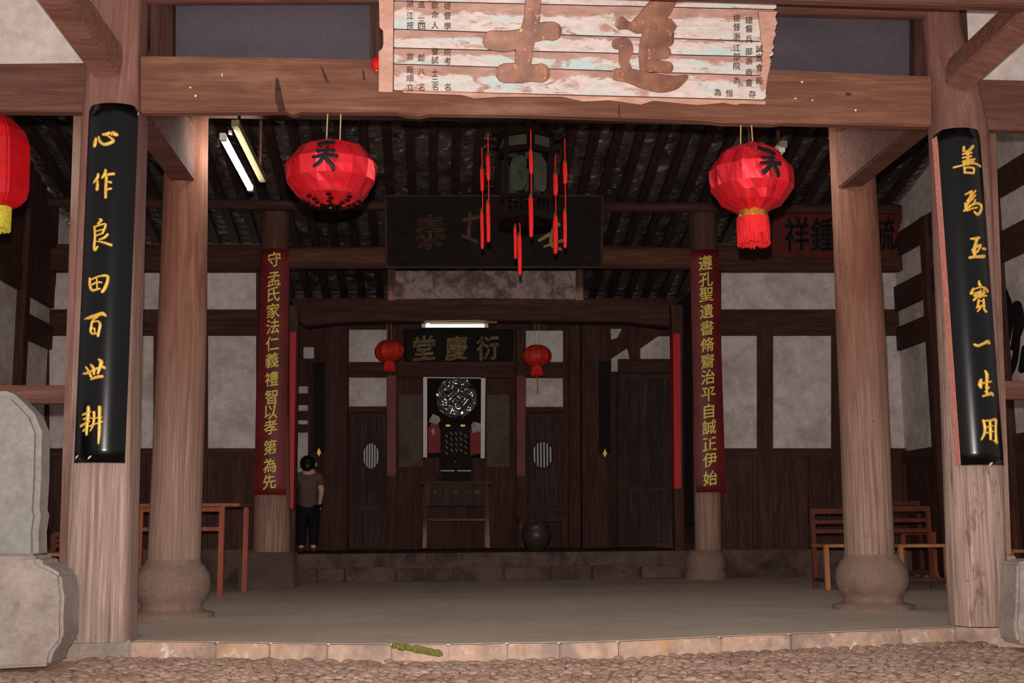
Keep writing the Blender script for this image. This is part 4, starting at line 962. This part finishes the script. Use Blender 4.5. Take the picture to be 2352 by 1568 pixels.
wpart('rail', 660, 904, 707, 928, 'dark_h', 0.05, 0.06)
# plank door on the right
def door(name, label, x0, y0, x1, y1, nplank, lattice=None, Yo=0.0):
    d = struct(MB_rect(name, x0, y0, x1, y1, YA+0.06+Yo, 0.04, 'door'))
    wd = (x1-x0)/nplank
    for i in range(nplank):
        q = MB(); q.rect(x0+i*wd+0.6, y0+8, x0+(i+1)*wd-0.6, y1-6, YA+0.035+Yo, 0.03); q.build('plank', M['door'], d, 0.003)
    for (ya, yb) in ((y0, y0+9), (y1-10, y1), ((y0+y1)/2+60, (y0+y1)/2+70)):
        q = MB(); q.rect(x0, ya, x1, yb, YA+0.02+Yo, 0.03); q.build('cross_rail', M['dark_h'], d, 0.003)
    if lattice:
        cx_, cy_, rx_, ry_ = lattice; kk_ = ppm(YA)
        q = MB(); c = P(cx_, cy_, YA+0.015+Yo)
        pts = [c+Vector((rx_/kk_*math.cos(2*math.pi*i/28), 0, ry_/kk_*math.sin(2*math.pi*i/28))) for i in range(29)]
        q.tube(pts, 0.014, 8); q.build('round_frame', M['dark_v'], d)
        q = MB(); q.prism([c+Vector(((p-c).x*0.96, 0.012, (p-c).z*0.96)) for p in pts[:-1]], (0, 0.01, 0)); q.build('opening', M['lacquer_dull'], d)
        q = MB()
        for i in range(6):
            u = -0.75+i*0.3; hh = math.sqrt(1-u*u)*0.96
            q.box((c.x+u*rx_/kk_, c.y+0.002, c.z), (0.022, 0.014, 2*hh*ry_/kk_))
        q.build('lattice_bar', M['lattice_white'], d)
    return d
def MB_rect(name, x0, y0, x1, y1, Y, dp, mt):
    q = MB(); q.rect(x0, y0, x1, y1, Y, dp); return q.build(name, M[mt], None, 0.004)
door('door_1', 'left', 802, 948, 888, 1256, 4, (852, 1047, 20, 31))
door('door_2', 'right', 1208, 948, 1294, 1256, 4, (1246, 1044, 25, 32))
door('door_3', 'plank', 1418, 858, 1545, 1256, 5)
door('door_4', 'far left', 712, 850, 750, 1256, 2)
# alcove posts
for (x0, x1, b0, b1, y0, y1, mt, lab, yo) in (
        (745, 797, 742, 797, 745, 1266, 'dark_v', 'wide dark post left of the altar, beside the lattice door', -0.2),
        (1336, 1394, 1338, 1398, 745, 1266, 'dark_v', 'wide dark post right of the altar, beside the plank door', -0.2),
        (1308, 1332, 1308, 1334, 745, 1266, 'dark_v', 'slim dark post just left of the wide right altar post', -0.1)):
    b = MB(); b.quad([(x0, y0), (x1, y0), (b1, y1), (b0, y1)], YA+yo, -yo); one(b, 'post', M[mt], lab, 'post', bevel=0.01)
for (x0, x1, lab, lb2) in ((888, 911, 'dark altar post left of the niche', 'faded red paper couplet on the left altar post'), (1186, 1208, 'dark altar post right of the niche', 'faded red paper couplet on the right altar post')):
    b = MB(); b.quad([(x0, 745), (x1, 745), (x1, 1266), (x0, 1266)], YA-0.12, 0.15); one(b, 'post', M['dark_v'], lab, 'post', bevel=0.008)
    b = MB(); b.quad([(x0+1, 862), (x1-1, 862), (x1-2, 1092), (x0+1, 1092)], YA-0.128, 0.007); one(b, 'paper_couplet', M['red_lacquer'], lb2, 'paper couplet')
# black couplets
for (x0, x1, y0, y1, lab) in ((719, 746, 832, 1046, 'narrow black couplet board left of the altar, with a gold tip'), (1376, 1403, 828, 1048, 'narrow black couplet board right of the altar, with a gold tip')):
    t = thing('couplet_board', lab, 'couplet board', P((x0+x1)/2, y1, YA-0.25))
    b = MB(); b.quad([(x0, y0), (x1, y0), (x1-1, y1-8), (x0+1, y1-8)], YA-0.27, 0.04); b.build('board', M['lacquer_dull'], t, 0.006)
    b = MB(); b.poly([((x0+x1)/2-5, y1-7), ((x0+x1)/2, y1-18), ((x0+x1)/2+5, y1-7), ((x0+x1)/2, y1+2)], YA-0.285, 0.02); b.build('gold_tip', M['gold'], t)
# hall name plaque over the altar
t = thing('plaque', 'black plaque with three dim gold characters above the altar, under the tube light', 'plaque', P(1050, 838, YA-0.3))
p4 = P(1050, 838, YA+0.088)
def fh(u, v, h): return PN(u, v, p4, n2)+n2*h
b = MB(); b.prism([fh(u, v, 0) for u, v in ((928, 757), (1178, 757), (1176, 838), (930, 838))], -n2*0.03); b.build('board', M['lacquer_dull'], t, 0.004)
b = MB()
for (a, c) in (((928, 757), (1178, 757)), ((1178, 757), (1176, 838)), ((1176, 838), (930, 838)), ((930, 838), (928, 757))): b.bar(fh(a[0], a[1], 0.003), fh(c[0], c[1], 0.003), 0.02, 0.018)
b.build('frame', M['lacquer_dull'], t)
for ch, x in (('堂', 974), ('慶', 1048), ('衍', 1120)):
    b = MB(); put_glyph(b, ch, x, 799, 50, 54, fh, 0.008, 0.08, 0.02); b.build('character', M['gold_dim'], t)
tube_light('short lit fluorescent tube under the arched beam, above the altar plaque', P(978, 748, 7.7), P(1112, 748, 7.7), P(974, 737, 7.72), P(1142, 738, 7.72), 0.02, False, False)
# poster with a wrinkled plastic cover
t = thing('ancestor_portrait', 'framed portrait under glossy wrinkled plastic behind the altar table', 'picture', P(1043, 1052, YA-0.1))
n5 = Vector((0, -math.cos(0.075), -math.sin(0.075))); p5 = P(1043, 1052, YA+0.105)
def fp(u, v, h): return PN(u, v, p5, n5)+n5*h
def pq_(nm, pts, mt, h0, h1):
    b = MB(); b.prism([fp(u, v, h1) for u, v in pts], -n5*(h1-h0)); return b.build(nm, M[mt], t)
pq_('backing', [(972, 866), (1115, 868), (1113, 1052), (972, 1050)], 'matte_dark', 0, 0.01)
for pts in ([(972, 866), (981, 866), (981, 1050), (972, 1050)], [(1105, 868), (1115, 868), (1113, 1052), (1104, 1052)], [(981, 866), (1105, 867), (1105, 869), (981, 868)]): pq_('mount_strip', pts, 'paper', 0.01, 0.014)
b = MB(); NA, NR = 48, 22; vs = []
for j in range(NR+1):
    for i in range(NA):
        a = 2*math.pi*i/NA; q = j/NR*(1+0.12*noise.noise(Vector((math.cos(a)*2, math.sin(a)*2, 3))))
        u = 1048+46*q*math.cos(a); v = 914+46*q*math.sin(a)
        vs.append(fp(u, v, 0.016+0.012*(1-j/NR)+0.010*noise.noise(Vector((u*0.09, v*0.09, 0)))))
b.add(vs, [(j*NA+i, j*NA+(i+1) % NA, (j+1)*NA+(i+1) % NA, (j+1)*NA+i) for j in range(NR) for i in range(NA)], True); b.build('plastic_glare_patch', M['plastic'], t)  # plastic trimmed to a round patch in the shape of the flash glare
pq_('red_figure', [(983, 985), (990, 972), (1006, 972), (1012, 990), (1012, 1040), (983, 1040)], 'robe_red', 0.01, 0.013)
pq_('red_figure', [(1078, 990), (1086, 972), (1104, 975), (1104, 1040), (1076, 1048)], 'robe_red', 0.01, 0.013)
pq_('pale_figure', [(984, 968), (994, 950), (1008, 956), (1012, 966), (1002, 975)], 'robe_pale', 0.013, 0.015)
pq_('pale_figure', [(1082, 975), (1088, 968), (1104, 972), (1103, 990), (1086, 994)], 'robe_pale', 0.013, 0.015)
pq_('pale_figure', [(990, 988), (996, 982), (1000, 996), (994, 1000)], 'robe_pale', 0.013, 0.015)
for (x0, x1, lab) in ((916, 970, 'faded grey paper sheet left of the portrait'), (1118, 1170, 'faded grey paper sheet right of the portrait')):
    b = MB(); b.rect(x0, 906, x1, 1072, YA+0.04, 0.01); one(b, 'paper_sheet', M['grey_paper'], lab, 'paper')
# altar table and the things on it
def legs4(t, x0, x1, yt, yb, Y, dY, wd, mat, name='leg', splay=0):
    for (xx, s_) in ((x0, -1), (x1, 1)):
        for (yy) in (Y, Y+dY):
            top = P(xx, yt, Y); bot = P(xx+s_*splay, yb, Y); o = Vector((0, yy-Y, 0))
            b = MB(); b.bar(top+o, bot+o, wd, wd, (0, 1, 0)); b.build(name, mat, t, 0.004)
YT = 8.45
fz = zs
pb_ = P(1048, 1250, YT); yfoot = 1250
t = thing('altar_table', 'dark carved altar table below the portrait', 'table', P(1048, 1252, YT))
b = MB(); b.rect(966, 1104, 1130, 1112, YT-0.03, 0.6); b.build('tabletop', M['dark_h'], t, 0.006)
b = MB(); b.rect(976, 1112, 1120, 1162, YT, 0.03); b.build('apron', M['door'], t, 0.004)
b = MB()
for xx in (1000, 1024, 1048, 1072, 1096): b.ball(P(xx, 1130, YT-0.005), (0.045, 0.008, 0.03), 12, 8)
b.build('carving', M['inner_stone'], t)
legs4(t, 978, 1118, 1112, 1258, YT+0.02, 0.5, 0.045, M['inner'], 'leg', 3)
b = MB(); b.rect(982, 1190, 1114, 1195, YT+0.01, 0.03); b.build('stretcher', M['inner'], t, 0.003)
t = thing('incense_cabinet', 'small black lacquer cabinet on the altar table', 'cabinet', P(1046, 1104, YT+0.2))
b = MB(); b.rect(1010, 1050, 1084, 1080, YT+0.14, 0.25); b.rect(1014, 1084, 1080, 1097, YT+0.14, 0.25); b.rect(1016, 1080, 1078, 1084, YT+0.18, 0.2); b.build('body', M['lacquer_dull'], t, 0.004)
b = MB(); b.rect(1008, 1097, 1085, 1104, YT+0.12, 0.29); b.build('foot', M['lacquer_dull'], t, 0.004)
b = MB(); b.rect(1012, 1079.5, 1044, 1082, YT+0.125, 0.03); b.rect(1050, 1079.5, 1082, 1082, YT+0.125, 0.03); b.build('drawer_highlight', M['lattice_white'], t)  # pale strips paint in the highlight lines on the black lacquer
b = MB(); b.ball(P(1046, 1060, YT+0.13), 0.012, 8, 6); b.build('knob', M['brass'], t)
t = thing('spirit_tablet', 'dark upright tablet with rows of small gold writing on the black cabinet', 'tablet', P(1046, 1050, YT+0.25))
b = MB(); b.poly([(1014, 1050), (1014, 985), (1020, 976), (1074, 976), (1080, 985), (1080, 1050)], YT+0.25, 0.05); b.build('tablet', M['lacquer_dull'], t, 0.004)
b = MB(); b.rect(1024, 975, 1034, 979, YT+0.235, 0.02); b.rect(1058, 975, 1068, 979, YT+0.235, 0.02); b.build('gold_tip', M['gold'], t)
rr = random.Random(6)
for xx in (1026, 1037, 1048, 1059, 1070):
    for i in range(4):
        y_ = 992+i*13+(6 if xx in (1026, 1070) else 0)
        if y_ < 1044:
            b = MB(); b.stroke([(xx-2, y_, 2.2), (xx+rr.uniform(-1, 1), y_+3, 2.6), (xx+2, y_+6, 2)], lambda u, v, h: P(u, v, YT+0.249-h), 0.003); b.build('gold_mark', M['gold_dim'], t)
# side table and jar
t = thing('side_table', 'low dark side table right of the altar table', 'table', P(1246, 1266, 8.6))
b = MB(); b.rect(1192, 1190, 1302, 1198, 8.55, 0.4); b.build('tabletop', M['dark_h'], t, 0.004)
legs4(t, 1197, 1297, 1198, 1258, 8.58, 0.33, 0.04, M['dark_v'])
b = MB(); c = P(1232, 1262, 8.4); b.lathe([(0.09, 0.0), (0.15, 0.05), (0.19, 0.15), (0.19, 0.23), (0.15, 0.29), (0.16, 0.31), (0.13, 0.30)], (c.x, c.y, fz), 24); one(b, 'jar', M['pot'], 'round dark jar standing before the low side table', 'jar')
# small lanterns
def mini(label, x, y, Y, tail):
    kk_ = ppm(Y); c = P(x, y, Y); r = (35/kk_, 35/kk_, 27/kk_)
    t = thing('small_lantern', label, 'lantern', c-Vector((0, 0, r[2]+0.15)))
    b = MB(); satin_shade(b, c, r, 10, x, 0.006, 0.07, 8, True); b.build('shade', M['lantern_paper'], t)
    b = MB(); b.lathe([(0.05, -r[2]*1.06), (0.055, -r[2]*0.98), (0.05, -r[2]*0.92)], c, 16); b.build('gold_ring', M['brass'], t)
    b = MB()
    for q in range(36):
        a = 2*math.pi*q/36; b.tube([c+Vector((0.06*math.cos(a), 0.06*math.sin(a), -r[2]*1.0)), c+Vector((0.07*math.cos(a), 0.07*math.sin(a), -r[2]-0.10-0.012*math.sin(q*3)))], 0.006, 4, False)
    b.build('fringe', M['fringe'], t)
    b = MB(); b.tube([c+Vector((-0.03, 0, r[2]*0.95)), P(x-5, 742, Y)], 0.003, 5); b.tube([c+Vector((0.03, 0, r[2]*0.95)), P(x+4, 742, Y)], 0.003, 5); b.build('hanging_string', M['string'], t)
    if tail:
        b = MB(); b.tube([c+Vector((0, 0, -r[2])), P(x+2, 902, Y)], 0.006, 6); b.build('tail', M['tassel'], t)
mini('small round red lantern hanging left of the altar plaque', 894, 806, 7.75, False)
mini('small round red lantern with a trailing cord hanging right of the altar plaque', 1233, 817, 7.75, True)

# ------------------------------------------------------------------ furniture in the side bays
def chair(label, x0, x1, yseat, yfoot, yback, Y, mat, group=None, dY=0.38):
    t = thing('wooden_chair', label, 'chair', P((x0+x1)/2, yfoot, Y+dY/2), group)
    kk_ = ppm(Y); w_ = 0.045
    z0 = FZ; zt = P(x0, yseat, Y).z; zb_ = P(x0, yback, Y+dY).z
    xa, xb = P(x0, yseat, Y).x+w_/2, P(x1, yseat, Y).x-w_/2
    for xx in (xa, xb):
        b = MB(); b.bar((xx, Y+w_/2, z0), (xx, Y+w_/2, zt), w_, w_, (0, 1, 0)); b.build('leg', mat, t, 0.006)
        b = MB(); b.bar((xx, Y+dY, z0), (xx, Y+dY+0.03, zb_), w_, w_, (0, 1, 0)); b.build('leg', M['red_dark'], t, 0.006)
    b = MB(); b.box(((xa+xb)/2, Y+dY/2+w_/4, zt-0.014), (xb-xa+w_+0.004, dY+w_, 0.028)); b.build('seat', mat, t, 0.006)
    b = MB(); b.bar((xa, Y+w_/2, 0.06), (xb, Y+w_/2, 0.06), 0.03, 0.05); b.bar((xa, Y+w_/2, 0.06), (xa, Y+dY, 0.06), 0.03, 0.03); b.bar((xb, Y+w_/2, 0.06), (xb, Y+dY, 0.06), 0.03, 0.03); b.build('stretcher', M['dark_h'], t)
    for f_ in (0.35, 0.62, 0.93):
        b = MB(); z = zt+(zb_-zt)*f_; b.bar((xa, Y+dY+0.02, z), (xb, Y+dY+0.02, z), 0.02, 0.05 if f_ > 0.9 else 0.035); b.build('back_slat', M['red_dark'], t, 0.004)
    return t
chair('tan wooden chair half hidden behind the right inner column', 1893, 2010, 1250, 1346, 1168, 4.2, M['tan_wood'])
chair('tan wooden chair between the right inner column and the right front pillar', 2064, 2180, 1250, 1352, 1162, 4.0, M['tan_wood'])
chair('tan wooden chair at the far right edge behind the right pillar', 2318, 2384, 1262, 1366, 1170, 3.6, M['tan_wood'])
chair('tan wooden chair glimpsed between the stone stele and the left front pillar', 82, 200, 1270, 1370, 1225, 3.4, M['tan_wood'])
chair('reddish wooden chair seen low behind the right chairs against the side-bay wall', 2070, 2150, 1222, 1300, 1150, 5.9, M['red_wood'])
t = thing('wooden_table', 'red-brown square table with thin legs behind the left inner column', 'table', P(415, 1350, 4.5))
Yt = 4.35; zt = P(400, 1160, Yt).z; xa, xb = P(322, 1200, Yt).x, P(510, 1200, Yt).x
b = MB(); b.box(((xa+xb)/2+0.06, Yt+0.33, zt), (xb-xa+0.20, 0.74, 0.03)); b.build('tabletop', M['red_wood'], t, 0.006)
for xx in (xa, xb):
    for yy, ox in ((Yt, 0), (Yt+0.62, 0.14)):
        b = MB(); b.bar((xx+ox*0.9, yy, FZ), (xx+ox*0.9, yy, zt-0.015), 0.05, 0.05, (0, 1, 0)); b.build('leg', M['red_wood'], t, 0.006)
for zz, hh in ((zt-0.04, 0.04), (P(400, 1215, Yt).z, 0.035)):
    b = MB(); b.bar((xa, Yt, zz), (xb, Yt, zz), 0.03, hh); b.build('rail', M['red_wood'], t, 0.004)
# side-bay rails
b = MB(); b.quad([(-300, 884), (150, 884), (150, 926), (-300, 926)], 0.28, 0.08); one(b, 'side_rail', M['beam_dull'], 'brown rail across the left side bay behind the stone stele', 'rail', bevel=0.006)
b = MB(); b.quad([(2285, 874), (2800, 874), (2800, 916), (2285, 916)], 0.28, 0.08); one(b, 'side_rail', M['beam_dull'], 'brown rail across the right side bay beside the right pillar', 'rail', bevel=0.006)

# ------------------------------------------------------------------ stele and courtyard stones
YS = -0.55
t = thing('stone_stele', 'grey pointed stone stele on a rough pedestal at the left edge', 'stele', P(-10, 1526, YS))
b = MB(); b.poly([(-120, 1284), (-116, 1050), (-108, 960), (-84, 920), (-30, 898), (10, 896), (30, 904), (52, 925), (76, 950), (92, 990), (90, 1100), (86, 1170), (90, 1182), (84, 1220), (85, 1284)], YS, 0.2); b.build('slab', M['stele'], t, 0.03)
b = MB(); b.poly([(-160, 1278), (86, 1276), (88, 1292), (108, 1300), (140, 1318), (142, 1350), (146, 1370), (143, 1420), (144, 1468), (120, 1500), (112, 1530), (-160, 1545)], YS-0.1, 0.30); b.build('pedestal', M['stone'], t, 0.02)
b = MB(); b.poly([(2338, 1292), (2370, 1285), (2520, 1280), (2520, 1500), (2340, 1476), (2332, 1440), (2336, 1380)], YS+0.1, 0.22); one(b, 'stone_block', M['stone'], 'rough grey stone block at the lower right edge beside the right plinth', 'stone', bevel=0.015)
b = MB(); b.poly([(142, 1428), (153, 1428), (155, 1456), (145, 1463)], 0.049, 0.005); one(b, 'paper_scrap', M['paper'], 'small white paper scrap stuck by the foot of the left pillar', 'paper')
# moss on the kerb
b = MB(); rr = random.Random(9)
for i in range(150):
    u = rr.random(); px_ = 905+105*u; py_ = 1482+18*u+rr.uniform(-6, 4)*(1-abs(u-0.5))
    p = PZ(px_, 1480, FZ); p = Vector((p.x, p.y-0.016, P(px_, py_, p.y).z)); s_ = rr.uniform(0.006, 0.014)
    b.ball(p, (s_*1.6, s_*0.6, s_), 6, 4)
stuff(one(b, 'moss_patch', M['moss'], 'small green moss patch on the kerb face near its middle', 'moss'))
# ink writing on the right side wall
def fw(u, v, h): return PX(u, v, XR-0.002-h)
t = thing('wall_writing', 'large black brush writing on the plaster of the right side wall', 'wall writing', PX(2320, 890, XR-0.003))
for st in ([(2306, 668, 16), (2318, 720, 22), (2312, 790, 14)], [(2336, 700, 22), (2340, 745, 26), (2326, 800, 12)], [(2340, 760, 10), (2330, 830, 16), (2316, 866, 12)], [(2304, 800, 18), (2308, 860, 14)], [(2356, 800, 20), (2346, 850, 16)]):
    b = MB(); b.stroke(st, fw, 0.003); b.build('brush_stroke', M['ink'], t)

# ------------------------------------------------------------------ the child by the left inner column
YC = 7.75; kc = ppm(YC)
def C_(px_, py_, dy=0.0): return P(px_, py_, YC)+Vector((0, dy, 0))
def skin_mesh(name, verts, edges, radii, mat, parent, root=0, sub=2):
    me = bpy.data.meshes.new(name); org = parent.location.copy(); q = parent.parent
    while q: org += q.location; q = q.parent
    me.from_pydata([tuple(Vector(v)-org) for v in verts], edges, [])
    o = bpy.data.objects.new(name, me); COL.objects.link(o); o.parent = parent
    md = o.modifiers.new('skin', 'SKIN')
    for i, r in enumerate(radii): me.skin_vertices[0].data[i].radius = (r, r) if not isinstance(r, tuple) else r
    for i in range(len(verts)): me.skin_vertices[0].data[i].use_root = (i == root)
    md.use_smooth_shade = True
    sb = o.modifiers.new('sub', 'SUBSURF'); sb.levels = sub; sb.render_levels = sub
    bpy.context.view_layer.update()
    dg = bpy.context.evaluated_depsgraph_get(); m2 = bpy.data.meshes.new_from_object(o.evaluated_get(dg))
    o.modifiers.clear(); o.data = m2; m2.materials.clear(); m2.materials.append(mat); bpy.data.meshes.remove(me)
    for pl in m2.polygons: pl.use_smooth = True
    return o
base = Vector((C_(706, 1262).x, YC, zs))
t = thing('person', 'child in pale shirt and dark trousers, back turned, beside the left red board', 'person', base)
H = P(706, 1048, YC).z-zs                       # standing height
bx, by = base.x, YC
def B(x, y, z): return Vector((bx+x*H, by+y*H, zs+z*H))
V = [B(0, 0, .50), B(0, 0, .62), B(0.0, 0, .74), B(0, 0, .82), B(-.005, .01, .87), B(-.01, .015, .915), B(-.012, .02, .955),
     B(.055, 0, .47), B(.06, .015, .27), B(.062, -.005, .055), B(.06, .06, .018),
     B(-.055, 0, .47), B(-.062, .02, .27), B(-.065, 0, .055), B(-.075, .06, .018),
     B(.105, 0, .785), B(.135, .02, .64), B(.115, .09, .53), B(.105, .115, .49),
     B(-.105, 0, .785), B(-.155, .03, .66), B(-.17, .12, .60), B(-.175, .15, .585)]
E_ = [(0, 1), (1, 2), (2, 3), (3, 4), (4, 5), (5, 6), (0, 7), (7, 8), (8, 9), (9, 10), (0, 11), (11, 12), (12, 13), (13, 14), (3, 15), (15, 16), (16, 17), (17, 18), (3, 19), (19, 20), (20, 21), (21, 22)]
RR = [.085, .075, .085, .06, .036, .068, .06, .06, .042, .028, .026, .06, .042, .028, .026, .04, .032, .024, .02, .04, .032, .024, .02]
body = skin_mesh('body', V, E_, [r*H for r in RR], M['skin'], t)
for wrist, sgn in ((V[18], 1), (V[22], -1)):      # five fingers on each hand
    dr = (wrist-(V[17] if sgn > 0 else V[21])).normalized(); side = Vector((1, 0, 0))*sgn; dn = Vector((0, 0, -1))
    b = MB()
    for i, L in enumerate((0.05, 0.058, 0.054, 0.042)):
        o_ = wrist+dr*0.012+side*(-0.018+0.012*i)
        b.tube([o_, o_+dr*L*0.5+dn*0.006, o_+dr*L*0.9+dn*0.02], [0.0075, 0.007, 0.004], 6)
    o_ = wrist-side*0.02; b.tube([o_, o_-side*0.018+dr*0.02, o_-side*0.022+dr*0.036], [0.008, 0.0075, 0.005], 6)
    b.build('fingers', M['skin'], body)
skin_mesh('shirt', [B(0, 0, .43), B(0, 0, .56), B(0, 0, .70), B(0, 0, .80), B(0, .003, .835), B(.11, 0, .785), B(.14, .02, .68), B(-.11, 0, .785), B(-.16, .03, .69)], [(0, 1), (1, 2), (2, 3), (3, 4), (3, 5), (5, 6), (3, 7), (7, 8)], [r*H for r in (.118, .112, .106, .082, .045, .056, .056, .056, .056)], M['shirt'], t)
skin_mesh('trousers', [B(0, 0, .49), B(.055, 0, .44), B(.062, .015, .26), B(.064, 0, .06), B(-.055, 0, .44), B(-.064, .02, .26), B(-.067, 0, .06)], [(0, 1), (1, 2), (2, 3), (0, 4), (4, 5), (5, 6)], [r*H for r in (.10, .076, .06, .048, .076, .06, .048)], M['trousers'], t)
b = MB(); hc = B(-.011, .008, .935); b.ball(hc, (.082*H, .084*H, .078*H), 20, 14); b.ball(B(-.011, -.045, .90), (.06*H, .045*H, .06*H), 14, 10); b.build('hair', M['hair'], t)
b = MB()
for s_ in (-1, 1):
    b.ball(B(-.011+s_*.083, .025, .915), (.012*H, .02*H, .026*H), 8, 8)
b.build('ears', M['skin'], t)
b = MB(); b.ball(B(-.011, .098, .915), (.014*H, .02*H, .016*H), 8, 8); b.ball(B(-.011, .088, .888), (.026*H, .01*H, .008*H), 8, 6); b.build('nose_and_mouth', M['skin'], t)
b = MB()
for s_ in (-1, 1): b.ball(B(-.011+s_*.03, .086, .93), (.011*H, .008*H, .008*H), 8, 6)
b.build('eyes', M['ink'], t)
b = MB()
for s_, xx, yy in ((1, .061, 0), (-1, -.07, 0)): b.ball(B(xx, yy+.035, .028), (.038*H, .08*H, .03*H), 12, 8)
b.build('shoes', M['red_lacquer'], t)
